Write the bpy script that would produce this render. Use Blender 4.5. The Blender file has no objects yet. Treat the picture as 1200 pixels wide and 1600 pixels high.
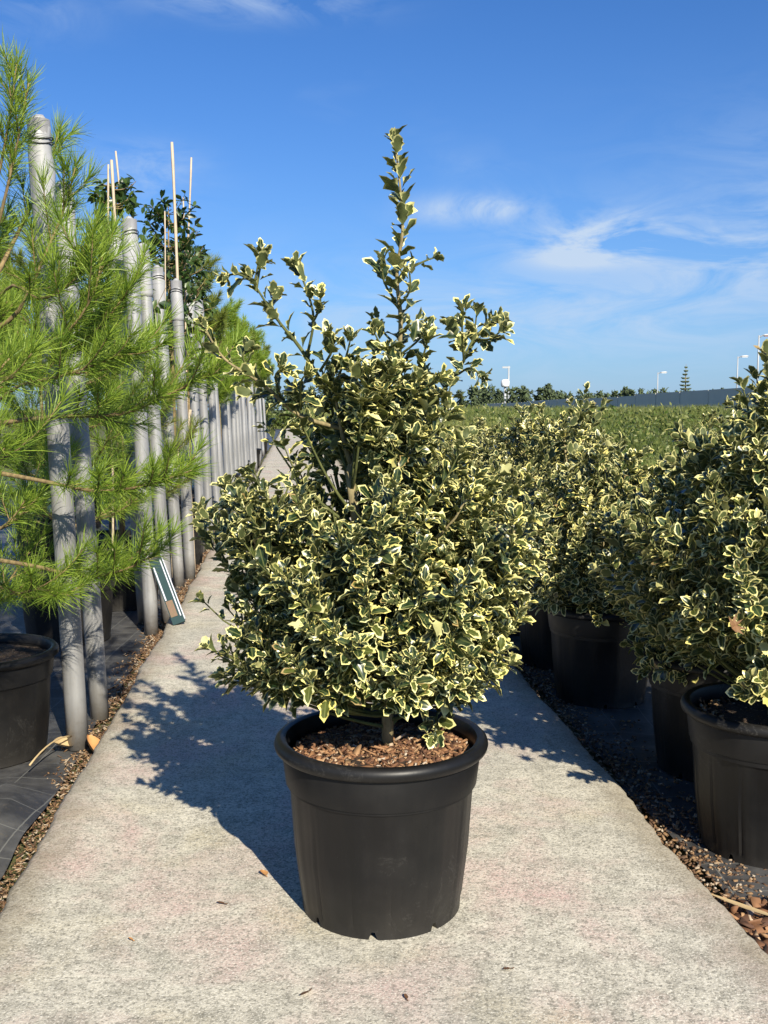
import bpy, math, random
import numpy as np
from mathutils import Vector, Matrix

rng = np.random.default_rng(7)
random.seed(7)
SC = bpy.context.scene
COL = SC.collection
R = math.radians

# ------------------------------------------------------------------ camera
CAM_H = 1.07
PITCH = math.atan(160 / 1600)
cam_d = bpy.data.cameras.new('camera')
cam_d.sensor_fit = 'VERTICAL'; cam_d.sensor_height = 24; cam_d.sensor_width = 18; cam_d.lens = 24.0
cam_d.clip_start = 0.05; cam_d.clip_end = 6000
cam = bpy.data.objects.new('camera', cam_d); COL.objects.link(cam)
cam.location = (0, 0, CAM_H); cam.rotation_euler = (R(90) - PITCH, 0, 0)
SC.camera = cam

# ------------------------------------------------------------------ sun, sky, exposure
SUN_EL, SUN_AZ = 33.5, 22.5           # light travels forward and to the left by SUN_AZ
SUN_STRENGTH, SKY_STRENGTH, EXPOSURE = 4.6, 0.055, 0.85
sd = bpy.data.lights.new('sun', 'SUN'); sd.energy = SUN_STRENGTH; sd.angle = R(0.5); sd.color = (1.0, 0.92, 0.76)
sun = bpy.data.objects.new('sun', sd); COL.objects.link(sun)
trav = Vector((-math.sin(R(SUN_AZ)) * math.cos(R(SUN_EL)), math.cos(R(SUN_AZ)) * math.cos(R(SUN_EL)), -math.sin(R(SUN_EL))))
sun.rotation_euler = trav.to_track_quat('-Z', 'Y').to_euler(); sun.location = (3, -6, 8)

w = bpy.data.worlds.new('World'); SC.world = w; w.use_nodes = True
nt = w.node_tree; N = nt.nodes; L = nt.links
for n in list(N): N.remove(n)
def wn(t, **k):
    n = N.new(t)
    for a, b in k.items(): setattr(n, a, b)
    return n
out = wn('ShaderNodeOutputWorld'); bg = wn('ShaderNodeBackground'); bg.inputs[1].default_value = SKY_STRENGTH
sky = wn('ShaderNodeTexSky', sky_type='NISHITA', sun_disc=False)
sky.sun_elevation = R(SUN_EL); sky.sun_rotation = R(180 - SUN_AZ); sky.altitude = 0; sky.air_density = 1.0; sky.dust_density = 0.35; sky.ozone_density = 4.5
hs = wn('ShaderNodeHueSaturation'); hs.inputs['Saturation'].default_value = 1.12
L.new(sky.outputs[0], hs.inputs['Color'])
tint = wn('ShaderNodeMix', data_type='RGBA', blend_type='MULTIPLY'); tint.inputs[0].default_value = 1.0; L.new(hs.outputs[0], tint.inputs[6]); tint.inputs[7].default_value = (.62, .97, 1.37, 1)   # a clear, deep blue day
tc = wn('ShaderNodeTexCoord'); sep = wn('ShaderNodeSeparateXYZ'); L.new(tc.outputs['Generated'], sep.inputs[0])
def wm(op, a, b=None, c=None, clamp=False):
    n = wn('ShaderNodeMath', operation=op); n.use_clamp = clamp
    for i, v in enumerate((a, b, c)):
        if v is None: continue
        if isinstance(v, (int, float)): n.inputs[i].default_value = v
        else: L.new(v, n.inputs[i])
    return n.outputs[0]
az = wm('ARCTAN2', sep.outputs[0], sep.outputs[1]); el = wm('ARCSINE', sep.outputs[2])
cv = wn('ShaderNodeCombineXYZ'); L.new(wm('MULTIPLY', az, 1.0), cv.inputs[0]); L.new(wm('MULTIPLY', el, 3.0), cv.inputs[1])
cn = wn('ShaderNodeTexNoise'); cn.inputs['Scale'].default_value = 8.0; cn.inputs['Detail'].default_value = 9; cn.inputs['Roughness'].default_value = 0.62; cn.inputs['Distortion'].default_value = 1.0
L.new(cv.outputs[0], cn.inputs['Vector'])
cn2 = wn('ShaderNodeTexNoise'); cn2.inputs['Scale'].default_value = 2.1; cn2.inputs['Detail'].default_value = 4
L.new(cv.outputs[0], cn2.inputs['Vector'])
def blob(px, py, rx, ry, amp):        # a wisp of cirrus about a direction of the sky
    a0 = math.atan((px - 600) / 1600); e0 = math.atan((800 - py) / 1600) - PITCH
    da = wm('DIVIDE', wm('SUBTRACT', az, a0), rx); de = wm('DIVIDE', wm('SUBTRACT', el, e0), ry)
    r2 = wm('ADD', wm('MULTIPLY', da, da), wm('MULTIPLY', de, de))
    return wm('MULTIPLY', wm('EXPONENT', wm('MULTIPLY', r2, -1.0)), amp)
bsum = None
for b in ((735, 328, .050, .012, .50), (945, 378, .075, .020, .42), (890, 408, .045, .010, .32), (1170, 405, .11, .036, .28),
          (820, 500, .30, .045, .24), (230, 275, .05, .02, .22), (400, 5, .09, .015, .22), (60, 45, .06, .02, .10), (-500, 420, .3, .05, .3), (1900, 300, .3, .06, .3)):
    v = blob(*b); bsum = v if bsum is None else wm('ADD', bsum, v)
base = wm('ADD', wm('MULTIPLY', wm('SUBTRACT', cn2.outputs[0], 0.56, clamp=True), 0.5), bsum)
wisp = wm('MULTIPLY', wm('SUBTRACT', cn.outputs[0], 0.38, clamp=True), 4.6, clamp=True)
cf = wm('MULTIPLY', wm('MULTIPLY', base, 2.5), wisp, clamp=True)
hz = wm('MULTIPLY', wm('EXPONENT', wm('MULTIPLY', wm('ABSOLUTE', el), -8.0)), 0.75, clamp=True)   # whitish air above the horizon
mx = wn('ShaderNodeMix', data_type='RGBA'); L.new(cf, mx.inputs[0])
mh = wn('ShaderNodeMix', data_type='RGBA'); L.new(hz, mh.inputs[0]); L.new(tint.outputs[2], mh.inputs[6]); mh.inputs[7].default_value = (3.7, 5.2, 7.6, 1); L.new(mh.outputs[2], mx.inputs[6])
mx.inputs[7].default_value = (5.6, 7.0, 9.0, 1)
L.new(mx.outputs[2], bg.inputs[0]); L.new(bg.outputs[0], out.inputs[0])

vs = SC.view_settings
vs.view_transform = 'Standard'; vs.look = 'None'; vs.gamma = 1.0; vs.exposure = EXPOSURE; vs.use_curve_mapping = False
SC.render.engine = 'CYCLES'
SC.cycles.max_bounces = 6; SC.cycles.transparent_max_bounces = 4

# ------------------------------------------------------------------ helpers
CP, SP = math.cos(PITCH), math.sin(PITCH)
def ray(px, py):
    u, v = (px - 600) / 1600, (py - 800) / 1600
    return np.array([u, CP - v * SP, -SP - v * CP])
def U(px, py, Y):                     # world point at depth Y seen at a pixel of the photograph
    d = ray(px, py); t = Y / d[1]
    return np.array([d[0] * t, Y, CAM_H + d[2] * t])
def G(px, py, z=0.0):                 # the same on a level plane
    d = ray(px, py); t = (z - CAM_H) / d[2]
    return np.array([d[0] * t, d[1] * t, z])
def project(P):
    P = np.asarray(P, float) - np.array([0, 0, CAM_H])
    zc = P[..., 1] * CP - P[..., 2] * SP; vc = -P[..., 1] * SP - P[..., 2] * CP
    return 600 + 1600 * P[..., 0] / zc, 800 + 1600 * vc / zc, zc
def unit(v): v = np.asarray(v, float); return v / (np.linalg.norm(v, axis=-1, keepdims=True) + 1e-12)

def link(o): COL.objects.link(o); return o
def tag(o, label=None, cat=None, group=None, kind=None):
    if label: o['label'] = label
    if cat: o['category'] = cat
    if group: o['group'] = group
    if kind: o['kind'] = kind
    return o
def empty(name, loc=(0, 0, 0)):
    o = bpy.data.objects.new(name, None); o.empty_display_size = 0.05; o.location = loc; return link(o)
def put(o, parent):
    o.parent = parent; return o
def mesh_np(name, V, T, mat, smooth=False, attrs=None, uv=None):
    V = np.asarray(V, np.float32).reshape(-1, 3); T = np.asarray(T, np.int32).reshape(-1, 3)
    m = bpy.data.meshes.new(name)
    m.vertices.add(len(V)); m.vertices.foreach_set('co', V.ravel())
    m.loops.add(T.size); m.loops.foreach_set('vertex_index', T.ravel())
    m.polygons.add(len(T)); m.polygons.foreach_set('loop_start', np.arange(0, T.size, 3, dtype=np.int32))
    if smooth: m.polygons.foreach_set('use_smooth', np.ones(len(T), bool))
    for k, a in (attrs or {}).items():
        at = m.attributes.new(k, 'FLOAT', 'POINT'); at.data.foreach_set('value', np.asarray(a, np.float32).ravel())
    if uv is not None:
        ul = m.uv_layers.new(name='UVMap'); ul.data.foreach_set('uv', np.asarray(uv, np.float32)[T.ravel()].ravel())
    m.materials.append(mat); m.update(calc_edges=True); m.validate()
    return m
class MB:
    def __init__(s): s.v = []; s.f = []
    def add(s, V, F):
        o = len(s.v); s.v += [tuple(map(float, p)) for p in V]; s.f += [tuple(i + o for i in f) for f in F]; return s
    def box(s, c, size, rot=None):
        x, y, z = [k / 2 for k in size]
        P = np.array([(-x, -y, -z), (x, -y, -z), (x, y, -z), (-x, y, -z), (-x, -y, z), (x, -y, z), (x, y, z), (-x, y, z)])
        if rot is not None: P = P @ np.array(rot).T
        return s.add(P + np.array(c), [(3, 2, 1, 0), (4, 5, 6, 7), (0, 1, 5, 4), (1, 2, 6, 5), (2, 3, 7, 6), (3, 0, 4, 7)])
    def tube(s, pts, rad, n=8, caps=True):
        pts = np.asarray(pts, float); k = len(pts); rad = np.broadcast_to(np.asarray(rad, float), (k,))
        tan = unit(np.gradient(pts, axis=0)); ref = np.array([0.31, 0.17, 0.93]) if abs(tan[0][2]) < .9 else np.array([1., 0.1, 0])
        V = []
        for i in range(k):
            a = unit(np.cross(tan[i], ref)); b = np.cross(tan[i], a); ref = np.cross(a, tan[i]) if i else ref
            for j in range(n):
                t = 2 * math.pi * j / n; V.append(pts[i] + rad[i] * (a * math.cos(t) + b * math.sin(t)))
        F = [(i * n + j, i * n + (j + 1) % n, (i + 1) * n + (j + 1) % n, (i + 1) * n + j) for i in range(k - 1) for j in range(n)]
        if caps: F += [tuple(range(n - 1, -1, -1)), tuple((k - 1) * n + j for j in range(n))]
        return s.add(V, F)
    def lathe(s, prof, n=48, fr=None, fz=None, c=(0, 0, 0)):
        V = []
        for i, (r, z) in enumerate(prof):
            for j in range(n):
                t = 2 * math.pi * j / n
                rr = r * (fr(i, t) if fr else 1); zz = z + (fz(i, t) if fz else 0)
                V.append((c[0] + rr * math.cos(t), c[1] + rr * math.sin(t), c[2] + zz))
        k = len(prof)
        F = [(i * n + j, i * n + (j + 1) % n, (i + 1) * n + (j + 1) % n, (i + 1) * n + j) for i in range(k - 1) for j in range(n)]
        return s.add(V, F)
    def mesh(s, name, mat, smooth=False):
        m = bpy.data.meshes.new(name); m.from_pydata(s.v, [], s.f); m.materials.append(mat)
        if smooth: m.polygons.foreach_set('use_smooth', np.ones(len(m.polygons), bool))
        m.update(); return m
    def obj(s, name, mat, parent=None, smooth=False):
        o = bpy.data.objects.new(name, s.mesh(name, mat, smooth)); link(o)
        if parent: put(o, parent)
        return o
def smooth_by_angle(o, deg=35):
    m = o.data; m.polygons.foreach_set('use_smooth', np.ones(len(m.polygons), bool))
    m.set_sharp_from_angle(angle=R(deg)); return o

# value noise for geometry
_tab = rng.random((64, 64, 64))
def vnoise(P):
    P = np.asarray(P, float); i = np.floor(P).astype(int); f = P - i; f = f * f * (3 - 2 * f); r = 0
    for dx in (0, 1):
        for dy in (0, 1):
            for dz in (0, 1):
                wgt = (f[..., 0] if dx else 1 - f[..., 0]) * (f[..., 1] if dy else 1 - f[..., 1]) * (f[..., 2] if dz else 1 - f[..., 2])
                r = r + wgt * _tab[(i[..., 0] + dx) % 64, (i[..., 1] + dy) % 64, (i[..., 2] + dz) % 64]
    return r

# ------------------------------------------------------------------ materials
class Mat:
    def __init__(s, name):
        s.m = bpy.data.materials.new(name); s.m.use_nodes = True; s.nt = s.m.node_tree; s.N = s.nt.nodes
        s.b = s.N['Principled BSDF']; s.o = s.N['Material Output']
    def n(s, t, **k):
        n = s.N.new(t)
        for a, b in k.items(): setattr(n, a, b)
        return n
    def l(s, a, b): s.nt.links.new(a, b)
    def set(s, **k):
        for a, v in k.items():
            i = s.b.inputs[a.replace('_', ' ')]
            if hasattr(v, 'node'): s.l(v, i)
            else: i.default_value = v if not isinstance(v, tuple) or len(v) == 4 else (*v, 1)
        return s
    def coord(s, which='Object', scale=None):
        c = s.n('ShaderNodeTexCoord').outputs[which]
        if scale:
            mp = s.n('ShaderNodeMapping'); mp.inputs['Scale'].default_value = scale; s.l(c, mp.inputs[0]); c = mp.outputs[0]
        return c
    def noise(s, vec, scale, detail=3, rough=.55, dist=0):
        t = s.n('ShaderNodeTexNoise'); s.l(vec, t.inputs['Vector'])
        t.inputs['Scale'].default_value = scale; t.inputs['Detail'].default_value = detail; t.inputs['Roughness'].default_value = rough; t.inputs['Distortion'].default_value = dist
        return t.outputs[0]
    def ramp(s, v, stops):
        r = s.n('ShaderNodeValToRGB'); e = r.color_ramp.elements
        while len(e) < len(stops): e.new(0.5)
        for x, (p, c) in zip(e, stops):
            x.position = p; x.color = (*c, 1) if not isinstance(c, (int, float)) else (c, c, c, 1)
        s.l(v, r.inputs[0]); return r.outputs[0]
    def mix(s, f, a, b, mode='MIX'):
        x = s.n('ShaderNodeMix', data_type='RGBA', blend_type=mode)
        for i, v in ((0, f), (6, a), (7, b)):
            if hasattr(v, 'node'): s.l(v, x.inputs[i])
            else: x.inputs[i].default_value = v if isinstance(v, (int, float)) else (*v, 1)
        return x.outputs[2]
    def math(s, op, a, b=0.0, c=0.0, clamp=False):
        x = s.n('ShaderNodeMath', operation=op); x.use_clamp = clamp
        for i, v in enumerate((a, b, c)):
            if hasattr(v, 'node'): s.l(v, x.inputs[i])
            else: x.inputs[i].default_value = v
        return x.outputs[0]
    def bump(s, h, strength, dist=0.01):
        x = s.n('ShaderNodeBump'); x.inputs['Strength'].default_value = strength; x.inputs['Distance'].default_value = dist
        s.l(h, x.inputs['Height']); s.l(x.outputs[0], s.b.inputs['Normal']); return s
    def translucent(s, col, fac):
        t = s.n('ShaderNodeBsdfTranslucent'); x = s.n('ShaderNodeMixShader'); x.inputs[0].default_value = fac
        if hasattr(col, 'node'): s.l(col, t.inputs[0])
        else: t.inputs[0].default_value = (*col, 1)
        s.l(s.b.outputs[0], x.inputs[1]); s.l(t.outputs[0], x.inputs[2]); s.l(x.outputs[0], s.o.inputs[0]); return s

def holly_material(name, lo, hi, cream, dark, mid):
    M = Mat(name)
    at = M.n('ShaderNodeAttribute', attribute_name='margin').outputs['Fac']
    rn = M.n('ShaderNodeAttribute', attribute_name='rnd').outputs['Fac']
    oi = M.n('ShaderNodeObjectInfo').outputs['Random']
    r = M.math('FRACT', M.math('ADD', rn, oi))
    uv = M.n('ShaderNodeSeparateXYZ'); M.l(M.coord('UV'), uv.inputs[0])
    cb = M.n('ShaderNodeCombineXYZ'); M.l(uv.outputs[0], cb.inputs[0]); M.l(uv.outputs[1], cb.inputs[1]); M.l(M.math('MULTIPLY', r, 60.0), cb.inputs[2])
    n1 = M.noise(cb.outputs[0], 6.5, 4, .65); n2 = M.noise(cb.outputs[0], 2.6, 2, .5)
    v = M.math('ADD', at, M.math('MULTIPLY', M.math('SUBTRACT', n1, .5), 1.35))
    v = M.math('ADD', v, M.math('MULTIPLY', M.math('SUBTRACT', r, .5), 0.42))
    f = M.math('DIVIDE', M.math('SUBTRACT', v, lo), hi - lo, clamp=True)
    r3 = M.math('FRACT', M.math('MULTIPLY', r, 29.7)); f = M.math('ADD', f, M.math('MULTIPLY', M.math('GREATER_THAN', r3, .965), .8), clamp=True); f = M.math('MULTIPLY', f, M.math('SUBTRACT', 1.0, M.math('MULTIPLY', M.math('LESS_THAN', r3, .05), .7)))
    # green centre: dark, with grey-green marbling; some leaves lighter or olive
    g = M.mix(M.math('MULTIPLY', M.math('SUBTRACT', n2, .42), 3.0, clamp=True), dark, mid)
    g = M.mix(M.math('MULTIPLY', M.math('GREATER_THAN', r, .80), .65), g, (.10, .115, .022))
    vein = M.math('LESS_THAN', M.math('ABSOLUTE', uv.outputs[0]), .028)
    g = M.mix(M.math('MULTIPLY', vein, .6), g, (.16, .18, .06))
    r2 = M.math('FRACT', M.math('MULTIPLY', r, 17.3))
    c = M.mix(r2, cream, (cream[0] * 1.04, cream[1] * .95, cream[2] * .55))
    c = M.mix(M.math('MULTIPLY', M.math('LESS_THAN', M.math('FRACT', M.math('MULTIPLY', r, 43.1)), .02), .8), c, (.24, .13, .05))
    top = M.mix(f, g, c)
    bgreen = M.mix(f, (.085, .105, .035), (cream[0] * .66, cream[1] * .66, cream[2] * .55))
    gm = M.n('ShaderNodeNewGeometry')
    col = M.mix(gm.outputs['Backfacing'], top, bgreen)
    M.set(Base_Color=col, Roughness=M.mix(gm.outputs['Backfacing'], (.30,) * 3, (.6,) * 3), Specular_IOR_Level=.45)
    M.translucent(M.mix(.5, col, (.35, .42, .06)), .11)
    return M.m
M_HOLLY = holly_material('variegated_leaf', .36, .66, (.80, .765, .38), (.011, .026, .010), (.062, .088, .042))
M_HOLLY2 = holly_material('variegated_leaf_broad', .25, .55, (.77, .73, .37), (.014, .030, .012), (.055, .085, .035))

def needle_material(name, a, b):
    M = Mat(name); rn = M.n('ShaderNodeAttribute', attribute_name='rnd').outputs['Fac']
    c = M.mix(rn, a, b)
    M.set(Base_Color=c, Roughness=.45, Specular_IOR_Level=.4); M.translucent(c, .35); return M.m
M_NEEDLE = needle_material('pine_needle', (.11, .205, .020), (.33, .435, .058))
M_NEEDLE2 = needle_material('pine_needle_dull', (.10, .15, .02), (.26, .29, .055))
M_GRASS = needle_material('field_grass', (.065, .115, .018), (.31, .31, .095))
def leaf_material():
    M = Mat('plain_leaf'); rn = M.n('ShaderNodeAttribute', attribute_name='rnd').outputs['Fac']
    c = M.mix(rn, (.018, .045, .012), (.075, .12, .03)); M.set(Base_Color=c, Roughness=.35); M.translucent((.12, .2, .03), .2); return M.m
M_LEAF = leaf_material()

def bark_material(name, a, b):
    M = Mat(name); c = M.coord('Object', (1, 1, .35)); n = M.noise(c, 60, 4, .65)
    M.set(Base_Color=M.ramp(n, [(.3, a), (.7, b)]), Roughness=.85); M.bump(n, .5, .004); return M.m
M_BARK = bark_material('holly_bark', (.13, .105, .05), (.36, .29, .14))
M_TWIG = bark_material('green_twig', (.045, .055, .015), (.13, .14, .035))
M_PBARK = bark_material('pine_bark', (.10, .065, .030), (.30, .22, .10))

def pot_material():
    M = Mat('black_pot_plastic'); c = M.coord('Object')
    n = M.noise(c, 5, 5, .6); n2 = M.noise(c, 260, 3, .8)
    cs = M.coord('Object', (14, 14, 1.2)); st = M.noise(cs, 1.6, 4, .6)
    dust = M.math('MULTIPLY', M.math('SUBTRACT', M.math('ADD', n, M.math('MULTIPLY', st, .5)), .68, clamp=True), 2.2, clamp=True)
    z = M.n('ShaderNodeSeparateXYZ'); M.l(c, z.inputs[0])
    low = M.math('MULTIPLY', M.math('SUBTRACT', .13, z.outputs[2], clamp=True), 3.6, clamp=True)     # splash dirt near the base
    low = M.math('MULTIPLY', low, M.noise(c, 17, 5, .7))
    d = M.math('ADD', M.math('MULTIPLY', dust, .22), low, clamp=True)
    col = M.mix(d, (.0062, .0062, .0066), (.052, .047, .040))
    speck = M.math('GREATER_THAN', n2, .74)
    col = M.mix(M.math('MULTIPLY', speck, .5), col, (.16, .15, .13))
    vo = M.noise(c, 8, 6, .75, 1.6); lime = M.math('MULTIPLY', M.math('SUBTRACT', .012, M.math('ABSOLUTE', M.math('SUBTRACT', vo, .5)), clamp=True), 60.0, clamp=True)
    lime = M.math('MULTIPLY', lime, M.math('GREATER_THAN', n, .56)); lime = M.math('MULTIPLY', lime, M.math('MULTIPLY', M.n('ShaderNodeObjectInfo').outputs['Random'], 2.2))
    col = M.mix(M.math('MULTIPLY', lime, .13), col, (.24, .23, .21))
    M.set(Base_Color=col, Roughness=M.ramp(n, [(.3, .38), (.75, .55)]), Specular_IOR_Level=.34); M.bump(M.noise(c, 90, 3), .06, .003); return M.m
M_POT = pot_material()

def soil_material():
    M = Mat('potting_soil'); c = M.coord('Object'); n = M.noise(c, 70, 6, .75)
    col = M.ramp(n, [(.3, (.010, .007, .005)), (.55, (.055, .034, .02)), (.75, (.14, .085, .05))])
    w_ = M.n('ShaderNodeTexVoronoi'); M.l(c, w_.inputs['Vector']); w_.inputs['Scale'].default_value = 120
    col = M.mix(M.math('MULTIPLY', M.math('LESS_THAN', w_.outputs['Distance'], .13), .6), col, (.55, .5, .42))
    M.set(Base_Color=col, Roughness=.95); M.bump(n, .9, .012); return M.m
M_SOIL = soil_material()
def chip_material(name, stops):
    M = Mat(name); rn = M.n('ShaderNodeAttribute', attribute_name='rnd').outputs['Fac']
    c = M.ramp(rn, stops); n = M.noise(M.coord('Object'), 90, 3)
    M.set(Base_Color=M.mix(M.math('MULTIPLY', n, .6), c, (.06, .03, .015)), Roughness=.8); return M.m
M_CHIP = chip_material('bark_chip', [(0, (.07, .030, .016)), (.35, (.17, .075, .035)), (.65, (.34, .17, .075)), (.9, (.5, .31, .16)), (1, (.6, .52, .42))])
M_LITTER = chip_material('dry_litter', [(0, (.05, .028, .015)), (.4, (.16, .085, .04)), (.75, (.34, .21, .10)), (1, (.55, .47, .36))])

def concrete_material():
    M = Mat('path_concrete'); c = M.coord('Object')
    big = M.noise(c, 1.7, 5, .62); pink = M.noise(c, 2.6, 4, .65, .4); midn = M.noise(c, 16, 5, .65); fine = M.noise(c, 110, 3, .7); vf = M.noise(c, 210, 2, .7)
    col = M.ramp(midn, [(.30, (.36, .335, .27)), (.5, (.53, .495, .405)), (.70, (.64, .60, .49))])
    col = M.mix(M.math('MULTIPLY', M.math('SUBTRACT', pink, .46, clamp=True), 4.5, clamp=True), col, (.56, .40, .355))
    col = M.mix(M.math('MULTIPLY', M.math('SUBTRACT', big, .50, clamp=True), 3.0, clamp=True), col, (.33, .32, .275))
    yel = M.noise(c, 3.3, 3, .5); col = M.mix(M.math('MULTIPLY', M.math('SUBTRACT', yel, .54, clamp=True), 3.0, clamp=True), col, (.50, .43, .27))
    mot = M.noise(c, 8.5, 5, .68); col = M.mix(M.math('MULTIPLY', M.math('SUBTRACT', .49, mot, clamp=True), 3.6, clamp=True), col, (.27, .255, .205))
    blot = M.noise(c, 42, 4, .7); col = M.mix(M.math('MULTIPLY', M.math('SUBTRACT', .50, blot, clamp=True), 4.0, clamp=True), col, (.20, .19, .155))
    pit = M.math('MULTIPLY', M.math('SUBTRACT', .50, fine, clamp=True), 8.0, clamp=True)
    col = M.mix(M.math('MULTIPLY', pit, .72), col, (.16, .15, .12))
    hi = M.math('MULTIPLY', M.math('SUBTRACT', vf, .53, clamp=True), 7.0, clamp=True)
    col = M.mix(M.math('MULTIPLY', hi, .75), col, (.78, .74, .63))
    v = M.n('ShaderNodeTexVoronoi'); M.l(c, v.inputs['Vector']); v.inputs['Scale'].default_value = 70
    gr = M.math('LESS_THAN', v.outputs['Distance'], .15); col = M.mix(M.math('MULTIPLY', gr, .45), col, (.12, .105, .085))
    st = M.n('ShaderNodeTexVoronoi'); M.l(c, st.inputs['Vector']); st.inputs['Scale'].default_value = 5.5
    spot = M.math('MULTIPLY', M.math('SUBTRACT', .085, M.math('ADD', st.outputs['Distance'], M.math('MULTIPLY', midn, .05)), clamp=True), 22, clamp=True)
    col = M.mix(M.math('MULTIPLY', spot, .55), col, (.19, .185, .16))
    sx = M.n('ShaderNodeSeparateXYZ'); M.l(c, sx.inputs[0]); xx = M.math('ADD', sx.outputs[0], M.math('MULTIPLY', sx.outputs[1], .088))     # across the slab, -0.645 to 0.925
    ed = M.math('SUBTRACT', .785, M.math('ABSOLUTE', M.math('SUBTRACT', xx, .14)))
    dirt = M.math('MULTIPLY', M.math('SUBTRACT', M.math('MULTIPLY', M.noise(c, 6.5, 5, .7), .24), ed, clamp=True), 9.0, clamp=True)
    col = M.mix(M.math('MULTIPLY', dirt, .55), col, (.23, .185, .125))
    wide = M.noise(c, .9, 3, .5); col = M.mix(M.math('MULTIPLY', M.math('SUBTRACT', wide, .52, clamp=True), 3.2, clamp=True), col, M.mix(.5, col, (.25, .245, .22)))
    h = M.math('ADD', M.math('MULTIPLY', fine, .7), M.math('ADD', M.math('MULTIPLY', vf, .35), M.math('MULTIPLY', midn, .6)))
    M.set(Base_Color=col, Roughness=.9, Specular_IOR_Level=.25); M.bump(h, .5, .005); return M.m
M_CONC = concrete_material()

def cloth_material():
    M = Mat('woven_ground_cloth'); c = M.coord('Object')
    wv = M.n('ShaderNodeTexWave', wave_type='BANDS', bands_direction='X'); M.l(c, wv.inputs['Vector']); wv.inputs['Scale'].default_value = 110
    wv2 = M.n('ShaderNodeTexWave', wave_type='BANDS', bands_direction='Y'); M.l(c, wv2.inputs['Vector']); wv2.inputs['Scale'].default_value = 110
    s = M.n('ShaderNodeSeparateXYZ'); M.l(c, s.inputs[0])
    def line(v, per): return M.math('LESS_THAN', M.math('ABSOLUTE', M.math('SUBTRACT', M.math('FRACT', M.math('DIVIDE', v, per)), .5)), .012)
    ln = M.math('MAXIMUM', line(s.outputs[0], .15), line(s.outputs[1], .15))
    n = M.noise(c, 6, 5, .65); n2 = M.noise(c, 45, 4, .7)
    col = M.mix(M.math('MULTIPLY', M.math('SUBTRACT', n, .40, clamp=True), 2.6, clamp=True), (.034, .034, .036), (.15, .147, .14))
    col = M.mix(M.math('MULTIPLY', M.math('SUBTRACT', n2, .60, clamp=True), 4, clamp=True), col, (.16, .125, .085))
    col = M.mix(M.math('MULTIPLY', ln, .55), col, (.22, .22, .2))
    M.set(Base_Color=col, Roughness=.5, Specular_IOR_Level=.5); M.bump(M.math('ADD', wv.outputs['Fac'], wv2.outputs['Fac']), .25, .002); return M.m
M_CLOTH = cloth_material()
def ground_material():
    M = Mat('field_soil'); c = M.coord('Object'); n = M.noise(c, .35, 6, .6); f = M.noise(c, 9, 6, .7)
    col = M.mix(M.math('MULTIPLY', M.math('SUBTRACT', n, .40, clamp=True), 4, clamp=True), (.075, .085, .022), (.13, .13, .045))
    col = M.mix(M.math('MULTIPLY', f, .5), col, (.07, .055, .028)); M.set(Base_Color=col, Roughness=.95); M.bump(f, .8, .03); return M.m
M_GROUND = ground_material()

def simple(name, col, rough=.6, noise=None, metal=0.0, bumps=None):
    M = Mat(name); c = M.coord('Object')
    if noise:
        n = M.noise(c, noise[0], 5, .65); M.set(Base_Color=M.mix(n, col, noise[1]))
        if bumps: M.bump(n, bumps, .004)
    else: M.set(Base_Color=col)
    M.set(Roughness=rough, Metallic=metal); return M.m
def post_material():
    M = Mat('galvanised_post'); c = M.coord('Object'); n = M.noise(M.coord('Object', (20, 20, 2.2)), 1.0, 5, .65); n2 = M.noise(c, 34, 4, .7)
    col = M.ramp(n, [(.3, (.20, .20, .20)), (.55, (.33, .33, .335)), (.8, (.43, .435, .44))])
    col = M.mix(M.math('MULTIPLY', M.math('SUBTRACT', n2, .55, clamp=True), 2.2, clamp=True), col, (.17, .165, .15))
    z = M.n('ShaderNodeSeparateXYZ'); M.l(c, z.inputs[0]); dirt = M.math('MULTIPLY', M.math('SUBTRACT', .16, z.outputs[2], clamp=True), M.math('MULTIPLY', n2, 9.0), clamp=True); col = M.mix(M.math('MULTIPLY', dirt, .8), col, (.15, .11, .07))
    oi = M.n('ShaderNodeObjectInfo').outputs['Random']; col = M.mix(M.math('MULTIPLY', oi, .45), col, (.22, .215, .20))
    M.set(Base_Color=col, Roughness=.45, Metallic=.25); M.bump(n2, .12, .004); return M.m
M_POST = post_material()
M_COVER = simple('grey_post_cover', (.42, .42, .43), .5, (18, (.27, .27, .275)), .0, .3)
M_RUBBER = simple('black_rubber_band', (.015, .015, .016), .6)
M_CANE = simple('bamboo_cane', (.42, .31, .20), .6, (30, (.58, .49, .37)))
M_WALL = simple('concrete_wall_panel', (.58, .52, .42), .9, (.5, (.70, .64, .53)), 0, .3)
M_STEEL = simple('lamp_steel', (.36, .38, .40), .5)
M_WHITE = simple('white_paint', (.78, .78, .78), .5)
M_PALE = simple('pale_lamp_paint', (.52, .53, .55), .5)
M_RUST = simple('red_brown_paint', (.35, .12, .06), .6)
M_TEAL = simple('teal_board', (.006, .028, .032), .8, (40, (.012, .045, .05)))
M_LILAC = simple('pale_board', (.42, .43, .52), .6, (25, (.55, .56, .63)))
M_YEL = simple('yellow_tape', (.5, .42, .05), .5)
M_PRINT = simple('printed_picture', (.05, .08, .012), .6, (90, (.22, .07, .06)))
M_FAR = simple('far_foliage', (.045, .075, .03), .9, (.6, (.09, .115, .045)))
M_CONIFER = simple('conifer_foliage', (.05, .075, .035), .8, (3, (.10, .12, .05)))
M_DRY = simple('dry_leaf', (.36, .16, .05), .65, (60, (.55, .30, .11)))
M_DRYD = simple('dark_dry_leaf', (.07, .035, .018), .7, (60, (.16, .075, .03)))
M_DRYD2 = simple('brown_dead_leaf', (.20, .10, .045), .7, (70, (.34, .20, .10)))
M_STRAW = simple('straw', (.52, .40, .22), .7, (60, (.38, .26, .12)))

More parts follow.
